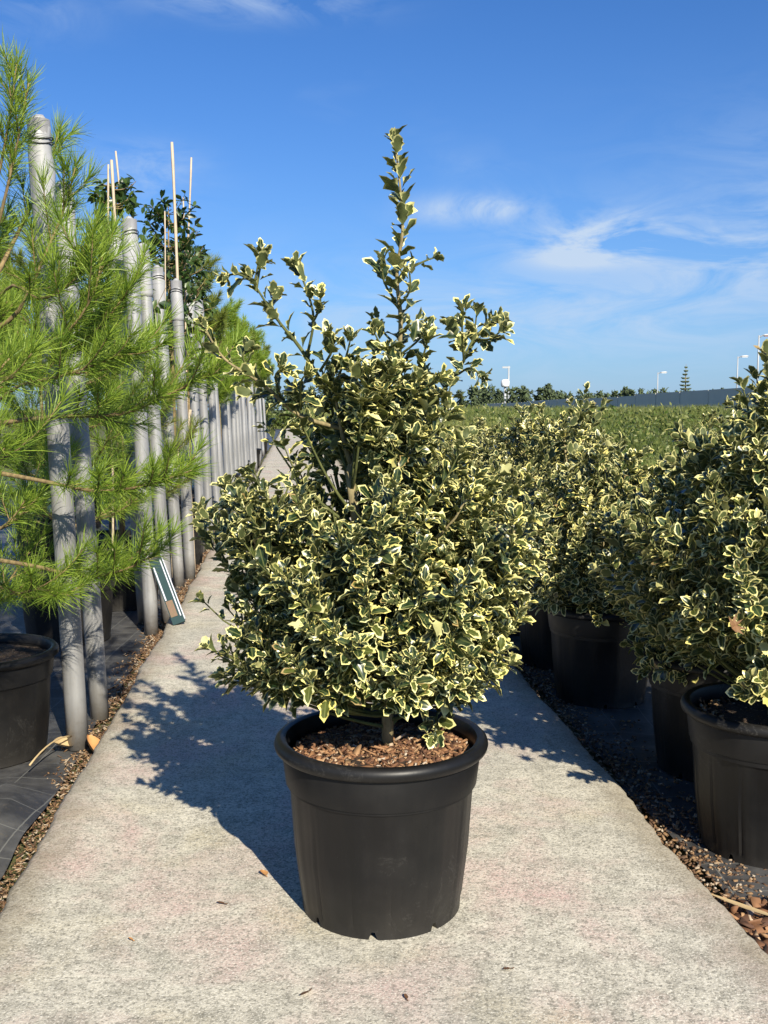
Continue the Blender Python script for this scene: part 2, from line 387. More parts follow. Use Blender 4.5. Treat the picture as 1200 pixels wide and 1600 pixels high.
# ------------------------------------------------------------------ structure: ground, path, cloth
PATH_D = -0.088                        # sideways drift of the path per metre of depth
def path_l(Y): return -0.645 + PATH_D * np.asarray(Y)
def path_r(Y): return 0.925 + PATH_D * np.asarray(Y)
GZ = -0.075
def axis(fine_lo, fine_hi, step, far_lo, far_hi, n):
    a = np.arange(fine_lo, fine_hi, step); lo = fine_lo - np.geomspace(step, fine_lo - far_lo, n)[::-1]; hi = a[-1] + np.geomspace(step, far_hi - a[-1], n)
    return np.concatenate([lo, a, hi])
gx = axis(-4, 5, .12, -1500, 1500, 26); gy = axis(.3, 10, .12, -60, 3000, 30)
XX, YY = np.meshgrid(gx, gy, indexing='ij')
near = (np.abs(XX) < 30) & (YY < 40)
ZZ = GZ - .025 + np.where(near, (vnoise(np.stack([XX * 2.3, YY * 2.3, XX * 0], -1)) - .5) * .03 + (vnoise(np.stack([XX * 8, YY * 8, XX * 0 + 5], -1)) - .5) * .012, 0)
nx, ny = len(gx), len(gy); idx = np.arange(nx * ny).reshape(nx, ny)
q = np.stack([idx[:-1, :-1], idx[1:, :-1], idx[1:, 1:], idx[:-1, 1:]], -1).reshape(-1, 4)
T = np.concatenate([q[:, [0, 1, 2]], q[:, [0, 2, 3]]])
ground = link(bpy.data.objects.new('ground', mesh_np('ground', np.stack([XX, YY, ZZ], -1), T, M_GROUND, True))); tag(ground, kind='structure')

def strip(name, xs, ys, zf, mat, smooth=True):
    """grid sheet; xs(Y) gives the columns at each depth."""
    V = []; k = None
    for Y in ys:
        c = xs(Y); k = len(c); V += [(x, Y, zf(i, x, Y)) for i, x in enumerate(c)]
    F = [(a * k + b, a * k + b + 1, (a + 1) * k + b + 1, (a + 1) * k + b) for a in range(len(ys) - 1) for b in range(k - 1)]
    return MB().add(V, F).obj(name, mat, None, smooth)
def edge_n(Y, s):
    Y = float(Y); p = lambda f, o: float(vnoise(np.array([Y * f, s * 9.1 + o, 3.3]))) - .5
    return .013 * p(2.1, 0) * 2 + .007 * p(9, 4) * 2 + .005 * p(37, 8) * 2 + .003 * p(90, 11) * 2
ys = np.concatenate([np.arange(.5, 9, .02), np.geomspace(9, 58, 120)])
def path_cols(Y):
    l, r = path_l(Y) + edge_n(Y, 1), path_r(Y) + edge_n(Y, 2)
    return [l + .006, l - .004, l, l + .014] + [l + .014 + (r - l - .028) * t for t in (.02, .06, .2, .4, .6, .8, .94, .98)] + [r - .014, r, r + .004, r - .006]
def path_z(i, x, Y):
    return (-.11, -.05, -.010, -.001)[i] if i < 4 else ((-.001, -.010, -.05, -.11)[i - 12] if i >= 12 else 0.0 + (float(vnoise(np.array([x * 4, Y * 4, 1.]))) - .5) * .003)
path = strip('path', path_cols, ys, path_z, M_CONC); tag(path, kind='structure')

def cl_z(i, x, Y):
    # the left cloth is bunched into a fold against the path near the front
    d = path_l(Y) - x
    z = GZ + .012 * (float(vnoise(np.array([x * 5, Y * 3, 2.]))) - .5) + .008 * (float(vnoise(np.array([x * 16 + Y * 9, Y * 6, 7.]))) - .5)
    a = math.exp(-((Y - 2.72) / .30) ** 2) if Y < 3 else math.exp(-((Y - 2.72) / .22) ** 2)
    z += a * .050 * math.exp(-((d - .20) / .13) ** 2) + .018 * a * math.sin(22 * x + 9 * Y) * math.exp(-((d - .3) / .25) ** 2)
    return z + .006
yc = np.concatenate([np.arange(.8, 6, .04), np.geomspace(6, 60, 60)])
cl = strip('ground_cloth', lambda Y: [path_l(Y) - (.055 + .045 * float(vnoise(np.array([Y * 5, .5, .5]))) if j == 0 else .1 + .055 * j if j < 22 else .1 + .055 * 22 + .5 * (j - 21)) for j in range(28)][::-1], yc, cl_z, M_CLOTH); tag(cl, kind='structure')
def cr_z(i, x, Y): return GZ + .006 + .014 * (float(vnoise(np.array([x * 5, Y * 3, 12.]))) - .5) + .008 * (float(vnoise(np.array([x * 17, Y * 8 + x * 6, 17.]))) - .5)
yr = np.concatenate([np.arange(1.2, 5, .05), np.geomspace(5, 12, 30)])
cr = strip('ground_cloth', lambda Y: [path_r(Y) + (.05 + .05 * float(vnoise(np.array([Y * 5, 5.5, .5]))) if j == 0 else .1 + .06 * j if j < 20 else 1.3 + .25 * (j - 20)) for j in range(26)], yr, cr_z, M_CLOTH); tag(cr, kind='structure')

# ------------------------------------------------------------------ loose chips, joined
def chips(name, P, size, mat, parent=None, flat=.35, stretch=2.2, seed=1, kind='stuff', lift=.5, yawtilt=.45):
    g = np.random.default_rng(seed); n = len(P)
    T8 = np.array([(-1, -.8, -1), (1, -1, -1), (.9, 1, -1), (-.9, .7, -1), (-.7, -.9, 1), (.8, -.7, 1), (1, .8, 1), (-1, .9, 1)]) * .5
    Tq = [(3, 2, 1, 0), (4, 5, 6, 7), (0, 1, 5, 4), (1, 2, 6, 5), (2, 3, 7, 6), (3, 0, 4, 7)]
    tri = np.array([t for a in Tq for t in ((a[0], a[1], a[2]), (a[0], a[2], a[3]))])
    s = size * g.uniform(.45, 1.5, (n, 1)) * np.stack([g.uniform(.8, stretch, n), g.uniform(.5, 1, n), np.full(n, flat) * g.uniform(.5, 1.2, n)], -1)
    V = T8[None] * s[:, None] * g.uniform(.75, 1.25, (n, 8, 3))
    a, b, c = g.uniform(0, 6.28, n), g.normal(0, yawtilt, n), g.normal(0, yawtilt, n)
    ca, sa, cb, sb, cc, sc = np.cos(a), np.sin(a), np.cos(b), np.sin(b), np.cos(c), np.sin(c)
    Rz = np.array([[ca, -sa, 0 * a], [sa, ca, 0 * a], [0 * a, 0 * a, 1 + 0 * a]]).transpose(2, 0, 1)
    Rx = np.array([[1 + 0 * a, 0 * a, 0 * a], [0 * a, cb, -sb], [0 * a, sb, cb]]).transpose(2, 0, 1)
    Ry = np.array([[cc, 0 * a, sc], [0 * a, 1 + 0 * a, 0 * a], [-sc, 0 * a, cc]]).transpose(2, 0, 1)
    V = np.einsum('nij,nvj->nvi', Rz @ Rx @ Ry, V) + P[:, None] + np.array([0, 0, size * flat * lift])
    F = (tri[None] + (np.arange(n) * 8)[:, None, None]).reshape(-1, 3)
    o = link(bpy.data.objects.new(name, mesh_np(name, V, F, mat, False, {'rnd': np.repeat(g.random(n), 8)})))
    if parent: put(o, parent)
    if kind: o['kind'] = kind
    return o

# ------------------------------------------------------------------ holly leaves
def leaf_template(name, mat, w=.36, spine=.30, und=.07, fold=.30, curl=.22, inner=.64, cheap=False, seed=0):
    g = np.random.default_rng(seed)
    ts = [.2, .34, .48, .62, .77] if not cheap else [.28, .66]
    V, m, uv = [(0, 0, 0)], [0.45], [(0, 0)]
    for k, t in enumerate(ts):
        wd = w * (math.sin(math.pi * t ** .88) ** .75) * g.uniform(.92, 1.08)
        tip = (k % 2 == 0) and not cheap
        f = 1 + spine * .55 if tip else 1 - spine * .55
        if cheap: f = 1
        dz = und * (1 if (k // 2) % 2 == 0 else -1) * (1 if tip else -.4)
        for sgn in (-1, 1):
            for fr, mm in ((f, 1.0), (inner * (1 - .12 * (tip)), 0.0)):
                x = sgn * wd * fr; tt = t + (.045 if tip and mm else 0)
                V.append((x, tt, fold * abs(x) + (dz * (1 if sgn > 0 else -.7) if mm else 0) - curl * tt * tt)); m.append(mm); uv.append((x, tt))
        V.append((0, t, -curl * t * t)); m.append(-.15); uv.append((0, t))
    V.append((0, 1.02, -curl * 1.04)); m.append(1.05); uv.append((0, 1))
    T = []; k = len(ts); I = lambda i, j: 1 + 5 * i + j       # j: 0 outL 1 inL 2 outR 3 inR 4 mid
    def quad(a, b, c, d): T.extend([(a, b, c), (a, c, d)])
    for i in range(k - 1):
        quad(I(i, 0), I(i, 1), I(i + 1, 1), I(i + 1, 0)); quad(I(i, 1), I(i, 4), I(i + 1, 4), I(i + 1, 1))
        quad(I(i, 4), I(i, 3), I(i + 1, 3), I(i + 1, 4)); quad(I(i, 3), I(i, 2), I(i + 1, 2), I(i + 1, 3))
    T += [(0, I(0, 1), I(0, 0)), (0, I(0, 4), I(0, 1)), (0, I(0, 3), I(0, 4)), (0, I(0, 2), I(0, 3))]
    e = len(V) - 1; i = k - 1
    T += [(e, I(i, 0), I(i, 1)), (e, I(i, 1), I(i, 4)), (e, I(i, 4), I(i, 3)), (e, I(i, 3), I(i, 2))]
    V, T, m, uv = np.array(V), np.array(T), np.array(m), np.array(uv)
    return dict(V=V, T=T, m=m, uv=uv, mat=mat, mesh=mesh_np(name, V, T, mat, True, {'margin': m}, uv))
SPINY = [leaf_template('holly_leaf', M_HOLLY, .29, .34, .08, .30, .20, .60, seed=1), leaf_template('holly_leaf', M_HOLLY, .25, .30, -.09, .45, .30, .62, seed=2),
         leaf_template('holly_leaf', M_HOLLY, .32, .36, .10, .20, .10, .63, seed=3), leaf_template('holly_leaf', M_HOLLY, .26, .28, -.06, .55, .42, .56, seed=4)]
SMOOTH = [leaf_template('holly_leaf', M_HOLLY2, .31, .12, .03, .30, .20, .60, seed=5), leaf_template('holly_leaf', M_HOLLY2, .27, .08, -.03, .45, .32, .56, seed=6),
          leaf_template('holly_leaf', M_HOLLY2, .33, .18, .05, .22, .10, .62, seed=7)]
CHEAP = [leaf_template('holly_leaf', M_HOLLY2, .31, 0, 0, .32, .2, .58, True, seed=8), leaf_template('holly_leaf', M_HOLLY2, .27, 0, 0, .5, .3, .55, True, seed=9)]

class Leaves:
    def __init__(s, g): s.p, s.d, s.n, s.s = [], [], [], []; s.g = g
    def twig(s, pts, f0=.0, gap=.011, size=.048, tipsize=.6, phi0=62, phi1=28, tuft=5):
        g = s.g; pts = np.asarray(pts, float); seg = np.linalg.norm(np.diff(pts, axis=0), axis=1); cum = np.concatenate([[0], np.cumsum(seg)]); Ltot = cum[-1]
        a0 = g.uniform(0, 6.28); x = f0 * Ltot; k = 0
        pos = []
        while x < Ltot: pos.append(x); x += gap * g.uniform(.7, 1.35)
        pos += [Ltot - .002 * i for i in range(tuft)]
        for x in pos:
            i = min(np.searchsorted(cum, x, 'right') - 1, len(seg) - 1); u = (x - cum[i]) / max(seg[i], 1e-6)
            p = pts[i] * (1 - u) + pts[i + 1] * u; a = unit(pts[i + 1] - pts[i])
            ref = np.array([0, 0, 1.]) if abs(a[2]) < .9 else np.array([1., 0, 0]); e1 = unit(np.cross(a, ref)); e2 = np.cross(a, e1)
            th = a0 + k * 2.4 + g.normal(0, .25); rad = e1 * math.cos(th) + e2 * math.sin(th)
            f = x / Ltot; phi = R(phi0 + (phi1 - phi0) * max(0, (f - f0) / (1 - f0 + 1e-6)) + g.normal(0, 9))
            d = a * math.cos(phi) + rad * math.sin(phi); n = a * math.sin(phi) - rad * math.cos(phi)
            n = unit(n + np.array([0, 0, .35]) + g.normal(0, .22, 3)); d = unit(d + g.normal(0, .10, 3) + np.array([0, 0, -.06]))
            s.p.append(p + rad * .004); s.d.append(d); s.n.append(n); s.s.append(size * g.uniform(.62, 1.22) * (1 + (tipsize - 1) * max(0, (f - .75) / .25)))
            k += 1
    def frames(s):
        p, d, n, sc = map(np.array, (s.p, s.d, s.n, s.s)); n = unit(n - d * (n * d).sum(-1, keepdims=True)); x = np.cross(d, n)
        return p, np.stack([x, d, n], -1), sc          # columns
def joined_leaves(name, tpls, p, B, sc, which, rnd, parent, origin):
    VV, TT, mm, uu, rr = [], [], [], [], []; off = 0
    for k, t in enumerate(tpls):
        m = which == k; n = int(m.sum())
        if not n: continue
        V = np.einsum('nij,vj->nvi', B[m], t['V']) * sc[m][:, None, None] + p[m][:, None] - origin
        nv = len(t['V']); VV.append(V.reshape(-1, 3)); TT.append((t['T'][None] + (np.arange(n) * nv)[:, None, None]).reshape(-1, 3) + off)
        mm.append(np.tile(t['m'], n)); uu.append(np.tile(t['uv'], (n, 1))); rr.append(np.repeat(rnd[m], nv)); off += n * nv
    me = mesh_np(name, np.concatenate(VV), np.concatenate(TT), tpls[0]['mat'], True, {'margin': np.concatenate(mm), 'rnd': np.concatenate(rr)}, np.concatenate(uu))
    o = link(bpy.data.objects.new(name, me)); put(o, parent); o['kind'] = 'stuff'; return o
def place_leaves(root, lv, tpls, n_single, g):
    """the leaves that show largest become objects, the rest one joined part"""
    p, B, sc = lv.frames(); n = len(p); which = g.integers(0, len(tpls), n); rnd = g.random(n); origin = np.array(root.location)
    single = np.zeros(n, bool)
    if n_single:
        c = p + B[:, :, 1] * sc[:, None] * .5; x, y, z = project(c)
        cell = (np.floor(x / 9).astype(int) * 4096 + np.floor(y / 9).astype(int)); order = np.argsort(z); _, first = np.unique(cell[order], return_index=True)
        win = order[first]; win = win[(x[win] > -5) & (x[win] < 1205) & (y[win] > 0) & (y[win] < 1600)]
        view = unit(c[win] - np.array([0, 0, CAM_H])); fac = np.abs((B[win][:, :, 2] * view).sum(-1))
        win = win[np.argsort(-(sc[win] ** 2) * (.25 + fac) / z[win] ** 2)][:n_single]; single[win] = True
        for i in win:
            o = bpy.data.objects.new('leaf', tpls[which[i]]['mesh']); link(o); o.parent = root
            M = np.eye(4); M[:3, :3] = B[i] * sc[i]; M[:3, 3] = p[i] - origin; o.matrix_local = Matrix(M.tolist())
    k = ~single
    joined_leaves('foliage', tpls, p[k], B[k], sc[k], which[k], rnd[k], root, origin)

def bez(a, c, b, n=7):
    t = np.linspace(0, 1, n)[:, None]; return (1 - t) ** 2 * np.asarray(a) + 2 * t * (1 - t) * np.asarray(c) + t * t * np.asarray(b)

# ------------------------------------------------------------------ pots
def make_pot(root, rt=.23, h=.376, rb=.172, soil=.330, ribs=14, seed=0, notches=True, rimh=.029, name='pot'):
    g = np.random.default_rng(seed); n = 168; ph = g.uniform(0, 6.28)
    rw = rt - .016                    # wall radius just under the rim
    zb = h * .74                      # lower edge of the plain band
    rband = rb + (rw - rb) * .80
    prof = [(rb - .012, 0.0), (rb, .0), (rb + .001, .018), (rb + .004, .03), (rb + (rw - rb) * .4, h * .36), (rband - .008, zb - .012), (rband - .0065, zb - .003), (rband, zb), (rw, h - rimh - .002),
            (rw - .004, h - rimh * .5), (rw - .009, h - .01), (rw - .012, soil - .06)]
    def fr(i, t):
        if 2 <= i <= 5:
            c = math.cos(ribs * t + ph); s = max(-1, min(1, c * 5)); gv = max(0, math.cos(ribs * t + ph + .9) - .93) / .07
            return 1 - .011 * (.5 - .5 * s) - .018 * gv * (1 if i < 5 else .4)
        return 1
    def fz(i, t):
        if notches and i <= 2:
            k = (t * 8 / (2 * math.pi) + .18) % 1
            if k < .13: return .016 if i < 2 else .002
        return 0
    pot = MB().lathe(prof, n, fr, fz).obj(name, M_POT, root); smooth_by_angle(pot, 30)
    tr = [(rw + .001, h - rimh - .001), (rt - .007, h - rimh), (rt - .002, h - rimh + .005), (rt, h - rimh * .55), (rt - .002, h - .008), (rt - .009, h - .001), (rt - .017, h), (rt - .024, h - .003), (rt - .028, h - .012), (rt - .029, h - rimh)]
    rim = MB().lathe(tr, 96).obj('rim', M_POT, pot); smooth_by_angle(rim, 40)
    # soil
    rs = rt - .0335; V = [(0, 0, soil + .018)]; F = []; nr, na = 9, 40
    for i in range(1, nr + 1):
        for j in range(na):
            t = 2 * math.pi * j / na; r = rs * i / nr; x, y = r * math.cos(t), r * math.sin(t)
            V.append((x, y, soil + .018 * (1 - (i / nr) ** 2) + .016 * (float(vnoise(np.array([x * 22 + seed, y * 22, 9.]))) - .5)))
    for j in range(na):
        F.append((0, 1 + j, 1 + (j + 1) % na))
        for i in range(nr - 1): a = 1 + i * na; F.append((a + j, a + na + j, a + na + (j + 1) % na, a + (j + 1) % na))
    MB().add(V, F).obj('soil', M_SOIL, root, True)
    return pot

# ------------------------------------------------------------------ the main holly
PY = 2.15
GROUP_H = 'variegated hollies in black pots'
def main_holly():
    g = np.random.default_rng(21)
    o0 = np.array([-0.006, PY, 0.0]); root = empty('potted_holly', tuple(o0))
    tag(root, 'large variegated holly in a black pot standing alone in the middle of the concrete path', 'potted shrub', GROUP_H)
    make_pot(root, seed=3, soil=.332)
    m = 2600; rr = .19 * np.sqrt(g.random(m)); th = g.uniform(0, 6.28, m); P = np.stack([rr * np.cos(th), rr * np.sin(th), .334 + .016 * (1 - (rr / .2) ** 2)], -1)
    chips('bark_mulch', P[:2350], .0085, M_CHIP, root, seed=5, flat=.30, stretch=2.6, yawtilt=.5)
    chips('bark_mulch', P[2400:2540], .017, M_CHIP, root, seed=6, flat=.22, stretch=2.2, yawtilt=.35)
    lv = Leaves(g); main, twigs = [], MB()
    at = lambda px, py, dy=0.0: U(px, py, PY + dy)
    stem = np.array([at(605, 1120, .0) * [1, 1, 0] + [0, 0, .32], at(606, 1090), at(592, 1000, .01), at(572, 900, .0), at(556, 810, -.02), at(546, 740, -.02), at(560, 690, 0), at(600, 620, .01), at(622, 560, .02)])
    main.append(('trunk', stem, np.array([.0135, .0125, .012, .0115, .0105, .0095, .008, .007, .006])))
    def stem_at(h):
        z = stem[:, 2]; return np.array([np.interp(h, z, stem[:, k]) for k in range(3)])
    def shoot(pts, f0=.0, r0=.006, gap=.013, size=.046, sides=0, big=False, phi0=60, tuft=4):
        pts = np.array(pts); k = len(pts)
        # smooth it
        t = np.linspace(0, k - 1, (k - 1) * 4 + 1); i = np.clip(np.floor(t).astype(int), 0, k - 2); u = (t - i)[:, None]
        pp = np.stack([pts[max(0, min(k - 1, q))] for q in range(-1, k + 2)]); p0, p1, p2, p3 = (pp[i + d] for d in range(4))
        C = .5 * ((2 * p1) + (-p0 + p2) * u + (2 * p0 - 5 * p1 + 4 * p2 - p3) * u ** 2 + (-p0 + 3 * p1 - 3 * p2 + p3) * u ** 3)
        rad = np.linspace(r0, .0016, len(C))
        if big: main.append(('branch', C, rad))
        else: twigs.tube(C, rad, 5, False)
        lv.twig(C, f0, gap, size, .62, phi0, 25, tuft)
        for s in range(sides):
            q = g.integers(int(len(C) * max(.25, f0)), len(C) - 1); a = unit(C[q + 1] - C[q]); d = unit(a * .8 + g.normal(0, .55, 3) + [0, 0, .15]); ln = g.uniform(.045, .10)
            S = bez(C[q], C[q] + d * ln * .6, C[q] + d * ln + np.array([0, 0, .012]), 4); twigs.tube(S, np.linspace(.0025, .0012, 4), 4, False)
            lv.twig(S, .25, .012, size * .85, .7, 58, 25, 4)
        return C
    # leader and the free shoots seen against the sky
    shoot([at(622, 575, .02), at(626, 500, .02), at(620, 430, .01), at(629, 360), at(625, 290), at(616, 218)], .0, .0055, .0120, .050, 0, True, 46, 6)
    for (x0, y0, x1, y1, x2, y2, dy) in ((626, 430, 655, 412, 680, 402, .0), (618, 470, 600, 440, 596, 405, -.03), (622, 520, 645, 508, 660, 500, .03), (620, 540, 600, 520, 590, 500, .04), (622, 480, 640, 455, 640, 425, -.04), (624, 560, 600, 545, 585, 520, -.05), (624, 555, 650, 535, 668, 515, -.03)):
        shoot([at(x0, y0), at(x1, y1, dy), at(x2, y2, dy * 1.5)], .35, .003, .014, .042, 0, False, 52, 3)
    shoot([stem_at(1.0), at(510, 610, -.04), at(470, 545, -.06), at(430, 495, -.07), at(390, 432, -.08)], .34, .006, .0145, .044, 1, True, 52, 6)
    for pts in ([(395, 440, -.08), (372, 428, -.1), (352, 432, -.12)], [(400, 455, -.08), (405, 425, -.08), (412, 398, -.07)], [(480, 556, -.06), (490, 500, -.08), (480, 455, -.08), (462, 412, -.08)],
                [(488, 505, -.08), (500, 480, -.09), (500, 462, -.1)], [(440, 510, -.07), (425, 480, -.05), (428, 462, -.04)], [(520, 610, -.04), (540, 560, -.08), (548, 528, -.1)], [(500, 580, -.05), (520, 545, -.1), (515, 520, -.12)],
                [(640, 600, 0), (660, 560, -.05), (668, 530, -.07)], [(620, 640, 0), (655, 610, -.08), (690, 590, -.12)]):
        shoot([at(*q) for q in pts], .30, .0032, .0135, .042, 0, False, 50, 6)
    shoot([stem_at(1.02), at(470, 650, -.05), at(410, 600, -.08), at(350, 560, -.09), at(318, 508, -.1)], .35, .005, .0155, .043, 1, True, 50, 6)
    for pts in ([(440, 625, -.06), (430, 590, -.1), (440, 575, -.12)], [(400, 595, -.08), (380, 560, -.1), (385, 545, -.1)], [(470, 640, -.05), (470, 600, -.1), (478, 585, -.12)]):
        shoot([at(*q) for q in pts], .15, .003, .0125, .041, 0, False, 50, 6)
    shoot([stem_at(1.03), at(660, 640, .03), at(715, 580, .04), at(740, 530, .05), at(770, 500, .05)], .45, .0055, .014, .042, 1, True, 52, 5)
    for pts in ([(725, 565, .04), (722, 520, .0), (724, 482, -.02)], [(735, 545, .04), (755, 515, .08), (780, 498, .1)], [(715, 585, .04), (735, 575, -.03), (755, 590, -.06)], [(730, 555, .04), (715, 530, .06), (708, 508, .07)], [(745, 530, .05), (765, 530, .0), (785, 515, -.02)]):
        shoot([at(*q) for q in pts], .15, .003, .0125, .041, 0, False, 50, 6)
    # the body: (photo row, left, right) of the crown's outline
    rows = np.array([(600, 505, 700), (640, 455, 735), (680, 415, 755), (720, 385, 770), (760, 345, 785), (800, 300, 820), (850, 268, 850), (900, 285, 862), (950, 320, 838), (1000, 335, 815), (1050, 350, 785), (1090, 395, 755)], float)
    hh = np.array([at(600, y)[2] for y in rows[:, 0]]); xl = np.array([at(l, y)[0] for y, l, r in rows]); xr = np.array([at(r, y)[0] for y, l, r in rows])
    hh, xl, xr = hh[::-1], xl[::-1], xr[::-1]
    made = 0; tries = 0; tips = []
    while made < 272 and tries < 12000:
        tries += 1
        h = g.uniform(hh[0] + .0, hh[-1] - .01) if made > 40 else g.uniform(hh[0] - .01, hh[0] + .14); th = g.uniform(0, 2 * math.pi)
        if made <= 40 and g.random() < .5: th = g.uniform(math.pi, 2 * math.pi)
        l, r_ = np.interp(h, hh, xl), np.interp(h, hh, xr); cx, rx = (l + r_) / 2, (r_ - l) / 2 - .020; ry = min(rx, .36) * .98
        if g.random() > (rx / .42) ** .8 * (1 if h < .88 else .85): continue
        fr = g.uniform(.72, 1.0) if g.random() < .75 else g.uniform(.35, .72)
        if g.random() < .10: fr = g.uniform(1.0, 1.13)
        T_ = np.array([cx + rx * fr * math.cos(th), PY + ry * fr * math.sin(th), h])
        if 40 < made <= 78: T_ = U(g.uniform(345, 790), g.uniform(1000, 1096), PY + g.uniform(-.22, .2)); h = T_[2]
        if any(np.linalg.norm(T_ - q) < .044 for q in tips): continue
        px, py, _ = project(T_)
        if py > 1100 - .00020 * (px - 590) ** 2: continue
        if T_[1] < PY + .05 and ((px - 520) / 62) ** 2 + ((py - 745) / 72) ** 2 < 1 and g.random() < .93: continue    # the open place round the trunk
        if ((px - 425) / 48) ** 2 + ((py - 735) / 50) ** 2 < 1 and g.random() < .8: continue
        if ((px - 465) / 60) ** 2 + ((py - 650) / 25) ** 2 < 1 and g.random() < .6: continue
        if made > 40 and vnoise(T_ * 8.5) < .37: continue
        tips.append(T_); rad = math.hypot(T_[0] - cx, T_[1] - PY)
        b = stem_at(max(g.uniform(.385, .50), h - .30 * rad - g.uniform(.03, .14) + (.22 * max(0, .58 - h) / .2)))
        ctl = b + (T_ - b) * .55 + np.array([0, 0, -.03 - .10 * rad * g.uniform(0, 1)])
        C = bez(b, ctl, T_ + np.array([0, 0, .035]), 9); C[-1] += unit(np.array([0, 0, 1.])) * .012
        if made % 7 == 0: main.append(('branch', C, np.linspace(.0062, .0018, 9)))
        else: twigs.tube(C, np.linspace(.0045, .0014, 9), 5, False)
        lv.twig(C, .56 if rad > .12 else .4, .0105, .0415, .68, 62, 26, 6)
        for s in range(g.integers(2, 4)):
            q = g.integers(4, 8); a = unit(C[q + 1] - C[q]); d = unit(a * .6 + g.normal(0, .55, 3) + np.array([0, 0, .45])); ln = g.uniform(.05, .10)
            S = bez(C[q], C[q] + d * ln * .55, C[q] + d * ln + np.array([0, 0, .014]), 4); twigs.tube(S, np.linspace(.0024, .0012, 4), 4, False)
            lv.twig(S, .2, .0105, .0405, .7, 60, 25, 5)
        made += 1
    for k, (nm, C, rad) in enumerate(main):
        MB().tube(C - o0, rad, 10 if nm == 'trunk' else 7).obj(nm, M_BARK if (nm == 'trunk' or k % 2) else M_TWIG, root, True)
    tw = bpy.data.objects.new('twigs', None) if False else None
    mbv = np.array(twigs.v) - o0; t2 = MB(); t2.v = [tuple(v) for v in mbv]; t2.f = twigs.f
    o = t2.obj('twigs', M_TWIG, root, True); o['kind'] = 'stuff'
    # places where the crown stands open: round the trunk and at its left flank
    P = np.array(lv.p) + np.array(lv.d) * .022; px, py, _ = project(P); u = g.random(len(P))
    drop = ((((px - 540) / 44) ** 2 + ((py - 765) / 56) ** 2 < 1) & (P[:, 1] < PY + .16) & (u < .93)) | ((((px - 428) / 42) ** 2 + ((py - 735) / 46) ** 2 < 1) & (u < .7)) | ((((px - 450) / 55) ** 2 + ((py - 662) / 26) ** 2 < 1) & (u < .3)) | ((((px - 350) / 34) ** 2 + ((py - 985) / 70) ** 2 < 1) & (u < .72)) | ((((px - 420) / 60) ** 2 + ((py - 690) / 20) ** 2 < 1) & (u < .2))
    for nm in 'pdns': setattr(lv, nm, [v for v, q in zip(getattr(lv, nm), drop) if not q])
    place_leaves(root, lv, SPINY, 300, g)
    print('main holly leaves', len(lv.p), 'tips', made)
main_holly()

